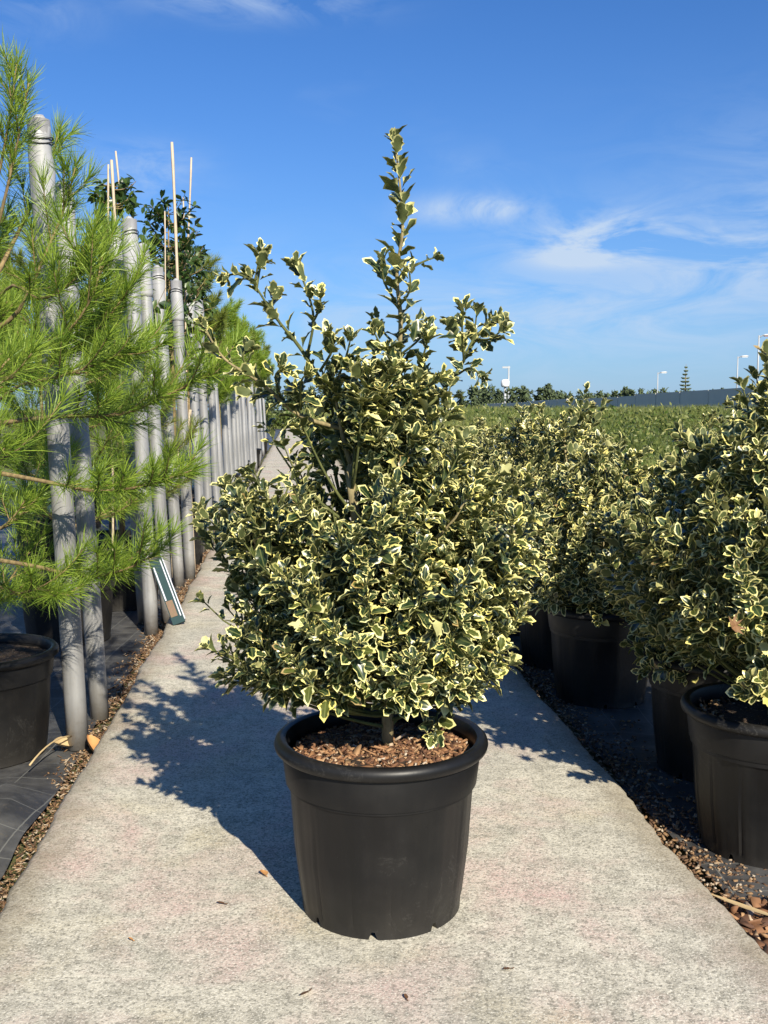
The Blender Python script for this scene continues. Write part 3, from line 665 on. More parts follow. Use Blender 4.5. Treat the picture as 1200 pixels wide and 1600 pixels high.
# ------------------------------------------------------------------ hollies right of the path
def other_holly(loc, label, seed, top=1.0, rad=.34, ntips=95, tpls=SMOOTH, n_single=0, leader=0.0, size=.046, pot=True, crown0=.40, gap=.0125, trunk_r=.016):
    g = np.random.default_rng(seed); root = empty('potted_holly', loc); tag(root, label, 'potted shrub', GROUP_H); o0 = np.array(loc, float)
    make_pot(root, seed=seed, soil=.325)
    m = 420; rr = .19 * np.sqrt(g.random(m)); th = g.uniform(0, 6.28, m)
    chips('mulch', np.stack([rr * np.cos(th), rr * np.sin(th), .333 + 0 * rr], -1), .010, M_LITTER, root, seed=seed, flat=.4)
    lv = Leaves(g); tw = MB(); stem = np.array([(0, 0, .30), (.01, 0, .45), (-.01, .01, .65), (.01, 0, top * .82), (0, 0, top - .06)])
    MB().tube(stem, np.array([trunk_r, trunk_r * .85, trunk_r * .7, trunk_r * .5, .004]), 10).obj('trunk', M_BARK, root, True)
    def stem_at(h): return np.array([np.interp(h, stem[:, 2], stem[:, k]) for k in range(3)])
    made = 0; tries = 0; tips = []; br = []; off = np.array([seed * 1.7, 0, 0])
    lean = g.normal(0, .03, 2)
    while made < ntips and tries < 4000:
        tries += 1; u = g.random(); h = crown0 + (top - crown0) * u; prof = (math.sin(math.pi * min(1, (u * .80 + .29) * .78)) ** .75) * (1 if u < .5 else 1 - ((u - .5) / .5) ** 2 * .55)
        th = g.uniform(0, 6.28); fr = g.uniform(.75, 1.03) if g.random() < .8 else g.uniform(.3, .75)
        lob = 1 + .18 * math.sin(3 * th + seed) + .1 * math.sin(5 * th + 7 * u)
        r_ = rad * prof * fr * lob; T_ = np.array([r_ * math.cos(th) + lean[0] * u, r_ * math.sin(th) + lean[1] * u, h])
        if g.random() > prof ** .8: continue
        if vnoise(T_ * 7.5 + off) < .34: continue
        if any(np.linalg.norm(T_ - q) < .05 for q in tips): continue
        tips.append(T_); b = stem_at(max(.37, h - .35 * r_ - g.uniform(.02, .10))); C = bez(b, b + (T_ - b) * .55 + np.array([0, 0, -.08 * r_]), T_ + np.array([0, 0, .015]), 8)
        if made % 10 == 0: br.append(C)
        else: tw.tube(C, np.linspace(.004, .0014, 8), 4, False)
        lv.twig(C + o0, .6, gap, size, .7, 60, 26, 6)
        for s in range(2):
            q = g.integers(4, 7); a = unit(C[q + 1] - C[q]); d = unit(a * .6 + g.normal(0, .55, 3) + np.array([0, 0, .45])); ln = g.uniform(.05, .09)
            S = bez(C[q], C[q] + d * ln * .55, C[q] + d * ln + np.array([0, 0, .014]), 4); tw.tube(S, np.linspace(.0022, .0012, 4), 4, False); lv.twig(S + o0, .2, gap, size * .95, .7, 58, 25, 5)
        made += 1
    if leader:
        for k in range(5):
            b = np.array([g.normal(0, .09), g.normal(0, .09), top - .10]); e = b + np.array([g.normal(0, .05), g.normal(0, .05), leader * g.uniform(.6, 1)]); C = bez(b, (b + e) / 2 + g.normal(0, .015, 3), e, 6)
            tw.tube(C, np.linspace(.004, .0015, 6), 5, False); lv.twig(C + o0, .05, gap * 1.25, size, .7, 48, 25, 5)
    for C in br: MB().tube(C, np.linspace(.006, .0018, 8), 6).obj('branch', M_TWIG, root, True)
    o = tw.obj('twigs', M_TWIG, root, True); o['kind'] = 'stuff'
    place_leaves(root, lv, tpls, n_single, g)
    return root
other_holly((1.01, 2.60, GZ + .01), 'variegated holly in the nearest black pot on the right, cut off by the picture edge', 101, 1.12, .41, 172, SMOOTH, 300, .30, .047, crown0=.50)
other_holly((1.05, 3.18, GZ + .01), 'variegated holly directly behind the nearest potted holly on the right', 102, 1.0, .39, 160, SMOOTH, 250, .16, .046, crown0=.32)
other_holly((.86, 3.98, GZ + .01), 'variegated holly whose shaded pot shows just right of the large central holly', 103, .97, .41, 160, SMOOTH, 250, .12, .046, crown0=.32)
other_holly((.80, 4.55, GZ + .01), 'variegated holly with upright pale shoots rising above the right-hand row', 104, 1.07, .43, 150, SMOOTH, 200, .26, .046, crown0=.31)
other_holly((1.72, 4.25, GZ + .01), 'tall variegated holly at the right picture edge behind the nearest potted holly', 105, 1.24, .46, 165, SMOOTH, 200, .12, .047)
far = [other_holly((1.80, 5.05, GZ + .01), 'variegated holly bordering the right side of the grassy gap, nearest one', 106, 1.02, .45, 135, CHEAP, 0, .18, .046, crown0=.36),
       other_holly((.72, 5.25, GZ + .01), 'variegated holly behind the shoots of the right-hand row, beside the central holly', 107, 1.05, .44, 135, CHEAP, 0, .20, .046, crown0=.36)]
def copy_tree(o, parent=None):
    c = o.copy(); link(c); c.parent = parent
    for ch in o.children: copy_tree(ch, c)
    return c
spots = [(0, .64, 6.0, 'third variegated holly from the back along the right path edge'), (1, 1.10, 5.85, 'variegated holly on the left side of the grassy gap, nearest one'), (0, 1.12, 6.6, 'variegated holly on the left side of the grassy gap, second one back'),
         (1, .57, 6.75, 'second variegated holly from the back along the right path edge'), (0, .50, 7.5, 'farthest variegated holly along the right path edge'), (1, 1.10, 7.4, 'farthest variegated holly left of the grassy gap'),
         (0, 2.03, 5.80, 'variegated holly right of the grassy gap, second one back'), (1, 2.25, 6.55, 'variegated holly right of the grassy gap, third one back'), (1, 2.45, 5.35, 'variegated holly behind the tall one at the right picture edge'), (0, 2.55, 7.4, 'farthest variegated holly right of the grassy gap'), (1, 2.75, 6.2, 'rear variegated holly near the right picture edge, under the far lamps')]
for k, (v, X, Y, lab) in enumerate(spots):
    c = copy_tree(far[v]); c.location = (X, Y, GZ + .01); c.rotation_euler.z = 1.3 + 1.9 * k; s = .93 + .12 * random.random(); c.scale = (s, s, s * (.95 + .1 * random.random())); c['label'] = lab

# ------------------------------------------------------------------ pines
class Needles:
    def __init__(s, g): s.p, s.d, s.l = [], [], []; s.g = g
    def along(s, C, f0=.1, per_m=900, ln=.085, spread=48, droop=.0):
        g = s.g; C = np.asarray(C); seg = np.linalg.norm(np.diff(C, axis=0), axis=1); cum = np.concatenate([[0], np.cumsum(seg)]); Lt = cum[-1]; n = int(per_m * Lt * (1 - f0)) + 14
        x = f0 * Lt + (1 - f0) * Lt * g.random(n) ** .85; x[:14] = Lt
        i = np.clip(np.searchsorted(cum, x, 'right') - 1, 0, len(seg) - 1); u = ((x - cum[i]) / np.maximum(seg[i], 1e-6))[:, None]
        p = C[i] * (1 - u) + C[i + 1] * u; a = unit(C[i + 1] - C[i]); r = g.normal(0, 1, (n, 3)); r = unit(r - a * (r * a).sum(-1, keepdims=True))
        ph = np.radians(g.normal(spread, 13, n))[:, None] * (1 - .45 * (x / Lt)[:, None] ** 3)
        d = a * np.cos(ph) + r * np.sin(ph); d[:, 2] += .10 - droop
        s.p.append(p); s.d.append(unit(d)); s.l.append(ln * g.uniform(.65, 1.15, n))
    def obj(s, root, mat, width, sag=.22):
        g = s.g; o0 = np.array(root.location); p, d, l = np.concatenate(s.p) - o0, np.concatenate(s.d), np.concatenate(s.l); n = len(p)
        side = unit(np.cross(d, g.normal(0, 1, (n, 3)))); w_ = width * g.uniform(.8, 1.2, (n, 1)) * .5; L_ = l[:, None]
        sg = np.array([0, 0, -1.]) * L_ * sag * (1 - np.abs(d[:, 2:3])) * g.uniform(.2, 1.2, (n, 1)); bend = g.normal(0, .05, (n, 3)) * L_
        m_ = p + d * L_ * .5 + sg * .25 + bend; t_ = p + d * L_ + sg
        V = np.stack([p - side * w_, p + side * w_, m_ - side * w_, m_ + side * w_, t_], 1); tri = np.array([(0, 1, 3), (0, 3, 2), (2, 3, 4)])
        F = (tri[None] + (np.arange(n) * 5)[:, None, None]).reshape(-1, 3)
        o = link(bpy.data.objects.new('needles', mesh_np('needles', V, F, mat, False, {'rnd': np.repeat(g.random(n), 5)}))); put(o, root); o['kind'] = 'stuff'; return n
def side_twigs(g, nd, tw, C, count, ln, per_m, nl, up=.5, f0=.3, spread=48, thick=.0028):
    for k in range(count):
        f = f0 + (1 - f0) * (k + g.uniform(.1, .9)) / count; i = min(int(f * (len(C) - 1)), len(C) - 2); a = unit(C[i + 1] - C[i]); r = unit(np.cross(a, [0, 0, 1.]) * (1 if k % 2 else -1) + g.normal(0, .3, 3))
        d = unit(a * .75 + r * .65); l_ = ln * g.uniform(.5, 1.2) * (1.1 - .5 * f); e = C[i] + d * l_ + np.array([0, 0, l_ * up * g.uniform(.3, 1.1)]); S = bez(C[i], C[i] + d * l_ * .6, e, 6)
        tw.tube(S, np.linspace(thick, .0015, 6), 4, False); nd.along(S, .12, per_m, nl, spread)
def pine(loc, label, seed, branches=None, top=2.15, whorls=7, blen=.62, per_m=850, width=.0017, nl=.088, mat=None, pot=True, twn=7, group='pines in pots along the left of the path', low=.50, potsize=(.25, .35, .20)):
    g = np.random.default_rng(seed); root = empty('potted_pine', loc); tag(root, label, 'potted tree', group); o0 = np.array(loc, float); nd = Needles(g); tw = MB(); mat = mat or M_NEEDLE
    make_pot(root, *potsize, soil=potsize[1] - .035, seed=seed, ribs=2, notches=False)
    H = top - loc[2]; st = np.array([(0, 0, .28), (.012, .01, H * .35), (-.01, 0, H * .6), (.01, 0, H * .85), (0, .01, H)])
    MB().tube(st, np.array([.021, .017, .013, .008, .003]), 9).obj('trunk', M_PBARK, root, True)
    trunk_at = lambda z: np.array([np.interp(z, st[:, 2], st[:, k]) for k in range(3)]) + o0
    nd.along(np.array([trunk_at(z) for z in np.linspace(H * .78, H, 6)]), 0, per_m * 1.2, nl * .7, 35)
    Cs = []
    if branches:
        for pts in branches:
            P = np.array([U(*q) for q in pts]); k = len(P); t = np.linspace(0, k - 1, 13); C = np.stack([np.interp(t, np.arange(k), P[:, j]) for j in range(3)], 1)
            C[1:-1] = (C[:-2] + 2 * C[1:-1] + C[2:]) / 4; Cs.append((C, .10, .085 if len(Cs) in (5, 6, 7) else .13 if len(Cs) in (4, 3) else .20))
    for wv in range(whorls):
        h = H * (low / 2.1 + (1 - low / 2.1) * (wv + .3) / whorls) ; nb = 5 if h < H * .8 else 4; a0 = g.uniform(0, 6.28)
        for b in range(nb):
            a = a0 + 6.283 * b / nb + g.normal(0, .25); l_ = blen * (1 - .72 * (h / H) ** 1.6) * g.uniform(.75, 1.15); d = np.array([math.cos(a), math.sin(a), 0]); z = trunk_at(h)
            if branches and d[0] > .25 and d[1] < .6 : l_ *= .55
            C = bez(z, z + d * l_ * .6 + np.array([0, 0, l_ * .10]), z + d * l_ + np.array([0, 0, l_ * g.uniform(.25, .75)]), 9); Cs.append((C, .25, .20 if not branches else .13))
    for k, (C, f0, tl) in enumerate(Cs):
        MB().tube(C - o0, np.linspace(.0085 if k < 6 else .006, .002, len(C)), 6).obj('branch', M_PBARK, root, True)
        l_ = np.linalg.norm(C[-1] - C[0]); nd.along(C, f0 + .25, per_m, nl); side_twigs(g, nd, tw, C, max(3, int(twn * l_ / .5)), tl, per_m, nl)
    t2 = MB(); t2.v = [tuple(np.array(v) - o0) for v in tw.v]; t2.f = tw.f; o = t2.obj('twigs', M_PBARK, root, True); o['kind'] = 'stuff'
    n = nd.obj(root, mat, width); print('pine', n); return root

b1 = [[(-25, 665, 3.3), (80, 650, 3.2), (190, 650, 3.1), (262, 618, 3.05), (338, 578, 3.0)],
      [(-25, 735, 3.3), (70, 752, 3.2), (150, 770, 3.1), (230, 760, 3.05), (300, 735, 3.0)],
      [(-25, 872, 3.3), (60, 885, 3.2), (130, 905, 3.1), (200, 890, 3.0), (238, 868, 3.0)],
      [(-20, 600, 3.3), (50, 580, 3.2), (120, 545, 3.15), (175, 490, 3.1), (215, 432, 3.1)],
      [(-15, 520, 3.3), (30, 490, 3.25), (70, 400, 3.2), (100, 330, 3.2), (118, 262, 3.15)],
      [(-10, 440, 3.3), (15, 390, 3.4), (55, 310, 3.5), (80, 250, 3.55), (92, 205, 3.55)],
      [(-10, 380, 3.3), (10, 300, 3.25), (30, 210, 3.25), (45, 130, 3.25)], [(-15, 330, 3.3), (5, 240, 3.25), (18, 170, 3.2), (26, 100, 3.2)],
      [(-20, 560, 3.3), (40, 545, 3.1), (110, 520, 3.0), (150, 455, 2.95), (160, 400, 2.95)], [(-20, 640, 3.3), (30, 600, 3.1), (90, 590, 2.95), (150, 570, 2.9), (210, 545, 2.9)],
      [(-15, 480, 3.3), (20, 440, 3.15), (60, 470, 3.05), (100, 455, 3.0), (135, 380, 3.0)], [(-25, 900, 3.3), (20, 930, 3.1), (60, 920, 3.0), (110, 930, 2.95)]]
pine((-1.335, 3.32, GZ + .01), 'bushy bright green pine in a black pot, nearest and filling the left picture edge', 31, b1, 1.72, 6, .40, 720, .0020, .090)
pine((-1.16, 2.16, GZ + .01), 'pine standing left of the view, only its long needles reach in at the left edge', 32, [[(-170, 640, 2.16), (-100, 640, 2.1), (-30, 610, 2.1), (15, 560, 2.1)], [(-170, 780, 2.16), (-90, 770, 2.1), (-35, 740, 2.1), (8, 700, 2.08)]], 1.72, 5, .40, 700, .0016, .092)
pine((-1.57, 5.02, GZ + .01), 'second pine back on the left, its top behind the tied white post covers', 33, None, 1.98, 7, .62, 600, .0021, .092)
pine((-1.73, 6.45, GZ + .01), 'third pine back on the left, below the leafy trees with canes', 34, None, 1.70, 6, .60, 520, .0025, .09, M_NEEDLE2)
p3 = pine((-1.80, 9.30, GZ + .01), 'rounded dull pine top left of the central holly, farther back', 35, None, 2.36, 7, .60, 900, .0032, .095, M_NEEDLE2, low=1.15)
p4 = pine((-2.02, 12.6, GZ + .01), 'shaggy pine behind the far posts, left of the central holly', 36, None, 2.25, 7, .62, 850, .0036, .10, M_NEEDLE, low=1.2)
far_p = [(p4, -1.88, 10.95, 'pine between the fourth and fifth post pairs of the left-hand row'), (p3, -2.34, 15.95, 'pine among the seventh and eighth post pairs, far back on the left'), (p4, -2.62, 19.6, 'small far pine at the right end of the left-hand row'), (p3, -3.25, 26.5, 'farthest pine of the left-hand row'),
         (p3, -2.35, 4.3, 'shaded pine in the second row behind the nearest left pine'), (p4, -2.5, 6.0, 'shaded pine in the second row behind the first pair of posts'), (p3, -2.6, 7.8, 'pine in the second row behind the leafy trees with canes'),
         (p4, -2.95, 9.9, 'pine in the second row behind the fourth pair of posts'), (p3, -3.15, 12.2, 'pine in the second row behind the fifth and sixth pairs of posts'), (p4, -3.5, 15.0, 'pine in the second row behind the seventh pair of posts')]
for k, (src, X, Y, lab) in enumerate(far_p):
    c = copy_tree(src); c.location = (X, Y, GZ + .01); c.rotation_euler.z = .7 + 1.7 * k; s = (.85, 1.0, 1.12, 1.1, .85, .9, .95, .95, 1.0, 1.0)[k]; c.scale = (s, s, s); c['label'] = lab

# ------------------------------------------------------------------ leafy trees with canes
def leafy(loc, label, seed, top, rad=.35, n=60, low=1.2):
    g = np.random.default_rng(seed); root = empty('potted_tree', loc); tag(root, label, 'potted tree', 'leafy trees tied to canes left of the path'); o0 = np.array(loc, float)
    make_pot(root, .24, .35, .19, soil=.31, seed=seed, notches=False); H = top - loc[2]; st = np.array([(0, 0, .29), (.01, 0, H * .5), (-.01, 0, H * .8), (0, 0, H)]); MB().tube(st, [.018, .014, .009, .003], 8).obj('trunk', M_PBARK, root, True)
    P, D, S = [], [], []; tw = MB()
    for k in range(n):
        h = g.uniform(low, H); a = g.uniform(0, 6.28); l_ = rad * (1 - .6 * (h - low) / (H - low)) * g.uniform(.5, 1.1); d = np.array([math.cos(a), math.sin(a), 0]); z = np.array([0, 0, h]); C = bez(z, z + d * l_ * .6, z + d * l_ + np.array([0, 0, l_ * g.uniform(.1, .9)]), 6); tw.tube(C, np.linspace(.004, .0015, 6), 4, False)
        m = g.integers(9, 15); t = g.uniform(.3, 1, m); p = np.stack([np.interp(t, np.linspace(0, 1, 6), C[:, j]) for j in range(3)], 1); P.append(p); D.append(unit(g.normal(0, 1, (m, 3)) + d * .6 + [0, 0, .1])); S.append(g.uniform(.05, .085, m))
    p, d, s = np.concatenate(P), np.concatenate(D), np.concatenate(S); nr = unit(g.normal(0, .5, (len(p), 3)) + [0, 0, 1]); nr = unit(nr - d * (nr * d).sum(-1, keepdims=True)); x = np.cross(d, nr)
    tv = np.array([(0, 0, 0), (-.24, .4, .06), (.24, .4, .06), (0, .45, -.02), (-.17, .75, 0), (.17, .75, 0), (0, 1, -.12)]); tt = np.array([(0, 3, 1), (0, 2, 3), (1, 3, 4), (3, 2, 5), (4, 3, 6), (3, 5, 6)])
    V = np.einsum('nij,vj->nvi', np.stack([x, d, nr], -1), tv) * s[:, None, None] + p[:, None]; F = (tt[None] + (np.arange(len(p)) * 7)[:, None, None]).reshape(-1, 3)
    o = link(bpy.data.objects.new('crown', mesh_np('crown', V, F, M_LEAF, False, {'rnd': np.repeat(g.random(len(p)), 7)}))); put(o, root); o['kind'] = 'stuff'
    tw.obj('twigs', M_PBARK, root, True)['kind'] = 'stuff'
leafy((-1.52, 5.9, GZ + .01), 'leafy dark green tree poking up behind the tied white post covers', 51, 2.36, .30, 55, 1.4)
leafy((-1.54, 7.5, GZ + .01), 'leafy dark green tree around the tallest bamboo cane', 52, 2.52, .42, 105, 1.3)
leafy((-1.66, 8.72, GZ + .01), 'leafy dark green tree below the crossed pair of thin canes', 53, 2.36, .42, 95, 1.2)
def cane(px0, py0, px1, py1, Y, r, label, cname='bamboo_cane'):
    a, b = U(px0, py0, Y), U(px1, py1, Y); d = unit(b - a); a = b - d * ((b[2] - GZ) / d[2]); n = 26; t = np.linspace(0, 1, n)[:, None]; P = a + (b - a) * t; P = P + .006 * np.sin(t * 7 + Y) * np.array([1, .4, 0])
    rad = r * (1 + .18 * (np.arange(n) % 4 == 0)) * np.linspace(1.1, .85, n); MB().tube(P, rad, 7).obj(cname, M_CANE, None, True); o = bpy.context.scene.objects[-1]; return o
def cane_o(px0, py0, px1, py1, Y, r, label):
    before = set(o.name for o in bpy.data.objects); cane(px0, py0, px1, py1, Y, r, label); o = [o for o in bpy.data.objects if o.name not in before][0]; tag(o, label, 'cane', 'bamboo canes among the left-hand trees')
cane_o(170, 350, 169, 257, 5.75, .006, 'leftmost thin bamboo cane above the white post covers')
cane_o(181, 345, 174, 250, 5.7, .009, 'thick middle cane of the three above the white post covers')
cane_o(190, 320, 180, 236, 6.0, .006, 'slanting right cane of the three above the white post covers')
cane_o(280, 470, 267, 222, 7.1, .011, 'tallest thick bamboo cane standing against the blue sky')
cane_o(289, 470, 298, 246, 7.9, .008, 'slender cane leaning right, its tip against the sky')
cane_o(288, 420, 285, 308, 7.6, .006, 'short thin cane just left of the right-leaning cane')
cane_o(258, 430, 256, 330, 6.9, .005, 'short pale cane left of the tallest bamboo cane')
cane_o(286, 720, 296, 640, 6.9, .011, 'bamboo cane standing low between the second and third post pairs')

# ------------------------------------------------------------------ posts
ORD = ['first', 'second', 'third', 'fourth', 'fifth', 'sixth', 'seventh', 'eighth', 'ninth', 'tenth', 'eleventh', 'twelfth', 'thirteenth', 'fourteenth', 'fifteenth', 'sixteenth']
def post(foot, head, r, label, cover=True, tied=False, seed=0):
    g = np.random.default_rng(seed); a, b = np.array(foot), np.array(head); root = empty('support_post', tuple(a)); tag(root, label, 'post', 'grey support posts along the left of the path'); d = b - a; n = 12; t = np.linspace(0, 1, n)[:, None]
    MB().tube(d * t, r * np.ones(n), 20).obj('pipe', M_POST, root, True)
    L_ = np.linalg.norm(d); k = L_ - .26; u = d / L_; hs_ = [k, k + .02, k + .10, k + .17, k + .20, k + .235, k + .262, k + .275, k + .278]; rs_ = np.array([r * 1.06, r * 1.10, r * 1.10, r * 1.09, r * 1.04, r * .95, r * .70, r * .35, .002])
    if tied: rs_ = np.array([r * 1.0, r * 1.12, r * 1.22, r * 1.20, r * 1.02, r * 1.0, r * .78, r * .4, .002])
    if not cover: return root
    cvr = MB().tube(np.array([u * h for h in hs_]), rs_, 18); V = np.array(cvr.v); V += (vnoise(V * 38 + seed * 3) - .5)[:, None] * .010 * np.array([1, 1, .6]); cvr.v = [tuple(v) for v in V]; c = cvr.obj('cover', M_COVER, root, True)
    for h in ((k + .185, k + .20) if not tied else (k + .03, k + .20)):
        th = np.linspace(0, 2 * math.pi, 25); rr = r * (1.13 if not tied else 1.10); ring = np.stack([rr * np.cos(th), rr * np.sin(th), h + .006 * np.sin(th * 2 + seed)], -1); ring[:, :2] += (u * h)[:2]; MB().tube(ring, .0022, 5, False).obj('elastic_band', M_RUBBER, root, True)
    return root
def foot_at(px, py): return G(px, py, GZ + .008)
f = foot_at(122, 1168); post(f, U(60, 188, f[1]), .036, 'nearest grey post, domed top high at the left, foot beside the path edge', seed=1)
f = foot_at(156, 1122); post(f, U(97, 290, f[1] + .02), .034, 'grey post directly behind the nearest one, mostly hidden by pine needles', seed=2)
f = foot_at(237, 990); post(f, U(202, 343, f[1]), .036, 'grey post behind the leaning label board, flat capped top with a dark band', seed=3)
f2 = f + np.array([-.10, .28, 0]); post(f2, U(178, 355, f2[1]), .035, 'grey post whose bulging white cover is tied at two places', True, True, seed=4)
f3 = f + np.array([.02, .30, 0]); post(f3, U(222, 385, f3[1]), .034, 'grey post close behind the banded flat-capped post, on its right', seed=5)
k = 0
for i, Y in enumerate((6.55, 8.2, 9.9, 11.6, 13.3, 15.0, 16.8, 18.6, 20.6, 22.8, 25.2, 28.0)):
    X = float(path_l(Y)) - .105; hh_ = 1.96 + .06 * math.sin(i * 2.3)
    for j in range(2 if i < 9 else 1):
        g_ = random.Random(i * 7 + j); lean = -.05 - .06 * g_.random()
        lab = f"{ORD[i + 2]} pair of grey posts from the front, {'front' if j == 0 else 'rear'} post of the two" if i < 9 else f"single far grey post, {ORD[i - 9]} beyond the paired posts"
        post((X + .02 * j, Y + .27 * j, GZ + .005), (X + lean + .02 * j, Y + .27 * j + .02, hh_ - .05 * j), .036, lab, True, False, 10 + i * 2 + j)

# ------------------------------------------------------------------ leaning label board
def board():
    a = G(281, 976, .003); b = U(242, 872, a[1] + .10); d = b - a; L_ = np.linalg.norm(d); root = empty('label_board', tuple(a)); tag(root, 'pale and dark teal label board leaning on the post at the left path edge', 'label board')
    zax = unit(d); yax = unit(np.array([-.28, 1., 0]) - zax * np.dot([-.28, 1., 0], zax)); xax = np.cross(yax, zax); Rm = np.stack([xax, yax, zax], -1)
    P = lambda x, y, z: Rm @ np.array([x, y, z])
    MB().box(P(0, 0, L_ / 2 + .006), (.062, .030, L_), Rm).obj('panel', M_TEAL, root)
    MB().box(P(.0335, 0, L_ / 2 + .012), (.005, .034, L_ - .01), Rm).obj('edge_strip', M_LILAC, root)
    MB().box(P(.020, -.0165, L_ / 2 + .01), (.006, .003, L_ * .84), Rm).obj('pale_line', M_LILAC, root)
    MB().box(P(-.022, -.0165, L_ * .62), (.007, .003, L_ * .5), Rm).obj('pale_line', M_LILAC, root)
    MB().box(P(-.010, -.017, L_ * .24), (.034, .003, .085), Rm).obj('printed_picture', M_PRINT, root)
    MB().box(P(.0375, 0, L_ * .45), (.003, .022, .030), Rm).obj('printed_mark', M_TEAL, root)
    MB().box(P(-.004, 0, L_ + .014), (.055, .040, .05), Rm).obj('end_cap', M_RUBBER, root)
    for z in (.002, .014): MB().box(P(-.004, 0, L_ + z), (.057, .042, .004), Rm).obj('tape', M_YEL, root)
board()

# ------------------------------------------------------------------ wall, lamps, conifer, tower, far trees
wl = empty('concrete_wall', (19.6, 20, 0)); tag(wl, 'long dark concrete panel wall receding beyond the green field', 'wall')
for i in range(30):
    Y = 6.0 * i; h = 2.18 + (.10 if (i // 5) % 2 else 0) - .004 * i; MB().box((random.uniform(-.02, .02), Y + 2.97, h / 2 - .1), (.18, 5.90, h + .2)).obj('panel', M_WALL, wl)
    MB().box((-.02, Y + 5.97, h / 2 - .1), (.26, .16, h + .12)).obj('wall_post', M_WALL, wl)
def lamp(px, py, Y, label, side=1, head='flat', rust=False):
    t = U(px, py, Y); root = empty('street_lamp', (t[0], Y, 0)); tag(root, label, 'street lamp', 'street lamps beyond the wall'); h = t[2]
    MB().tube([(0, 0, -.1), (0, 0, h * .6), (0, 0, h)], [.11, .09, .07], 10).obj('pole', M_STEEL, root, True)
    MB().tube([(0, 0, h - .2), (.35 * side, 0, h - .02), (.8 * side, 0, h + .03)], [.06, .06, .06], 8).obj('arm', M_STEEL, root, True)
    P = MB().tube([(.3 * side, 0, h - .02), (.6 * side, 0, h + .06), (1.1 * side, 0, h + .10), (1.35 * side, 0, h + .06)], [.06, .18, .20, .07], 10); P.v = [(x, y, h + (z - h) * .55) for x, y, z in P.v]; hd = P.obj('lamp_head', M_PALE, root, True)
    MB().box((.85 * side, 0, h - .08), (.7, .25, .05)).obj('lens', M_RUST if rust else M_WHITE, hd)
lamp(1028, 582, 150, 'dark street lamp pole left of the conifer on the horizon'); lamp(1153, 557, 130, 'tall thin street lamp with a white head right of the conifer', 1); lamp(1186, 524, 100, 'white street lamp with red-brown underside at the right picture edge', 1, rust=True)
def conifer():
    t = U(1072, 569, 140); root = empty('conifer_tree', (t[0], 140, 0)); tag(root, 'lone tiered conifer rising behind the wall between street lamps', 'tree'); h = t[2]; g = np.random.default_rng(5)
    MB().tube([(0, 0, -.1), (0, 0, h * .5), (0, 0, h)], [.16, .10, .02], 8).obj('trunk', M_PBARK, root, True); cr_ = MB()
    for i in range(12):
        z = 1.4 + (h - 1.6) * i / 11.5; l_ = 1.35 * (1 - (i / 12) ** 1.1) + .12
        for k in range(9):
            a = g.uniform(0, 6.28); d = np.array([math.cos(a), math.sin(a), 0]); C = bez((0, 0, z), d * l_ * .5 + [0, 0, z - .05], d * l_ * g.uniform(.75, 1.1) + [0, 0, z + .12], 5); cr_.tube(C, [.05, .10, .12, .10, .03], 5)
            for q in range(2): b = C[2 + q]; e = b + np.array([-d[1], d[0], .2]) * (.35 * l_) * (1 if q else -1); cr_.tube(np.array([b, (b + e) / 2, e]), [.06, .09, .02], 4)
    cr_.obj('crown', M_CONIFER, root, True)
conifer()
def mast():
    t = U(795, 572, 240); root = empty('antenna_mast', (t[0], 240, 0)); tag(root, 'pale thin mast with a white tank at its foot, far off above the hollies', 'mast'); h = t[2]
    MB().tube([(0, 0, -.1), (0, 0, h * .5), (0, 0, h)], [.3, .22, .18], 8).obj('pole', M_STEEL, root, True); MB().box((-.6, 0, h - .3), (1.8, .3, .4)).obj('crossbar', M_STEEL, root)
    MB().lathe([(.01, 6.2), (.8, 6.3), (1.0, 6.7), (1.0, 7.6), (.7, 8.0), (.01, 8.1)], 20, c=(-.8, 0, 0)).obj('tank', M_WHITE, root, True)
    MB().tube([(-.8, 0, -.1), (-.8, 0, 6.4)], [.3, .3], 10).obj('tank_leg', M_STEEL, root, True)
mast()
def far_trees():
    g = np.random.default_rng(9); P = []
    for k in range(230):
        x = g.uniform(330, 1250); Y = g.uniform(230, 330); top = g.choice([617, 613, 609, 615, 611, 604], p=[.3, .25, .15, .2, .07, .03]) + g.normal(0, 1.5)
        if x < 860: top -= 5
        c = U(x, top, Y); h = max(1.5, c[2]); n = 60; w_ = g.uniform(.6, 2.2)
        u = g.random(n); q = np.stack([c[0] + g.normal(0, 1, n) * w_ * (1.1 - u), np.full(n, Y) + g.normal(0, 1, n), h * u], -1); P.append(q)
    P = np.concatenate(P); n = len(P); V = P[:, None] + g.normal(0, .42, (n, 4, 3)); tri = np.array([(0, 1, 2), (0, 2, 3), (1, 3, 2), (0, 3, 1)]); F = (tri[None] + (np.arange(n) * 4)[:, None, None]).reshape(-1, 3)
    o = link(bpy.data.objects.new('far_trees', mesh_np('far_trees', V, F, M_FAR))); tag(o, 'low line of far trees showing above the wall', 'trees', None, 'stuff')
far_trees()

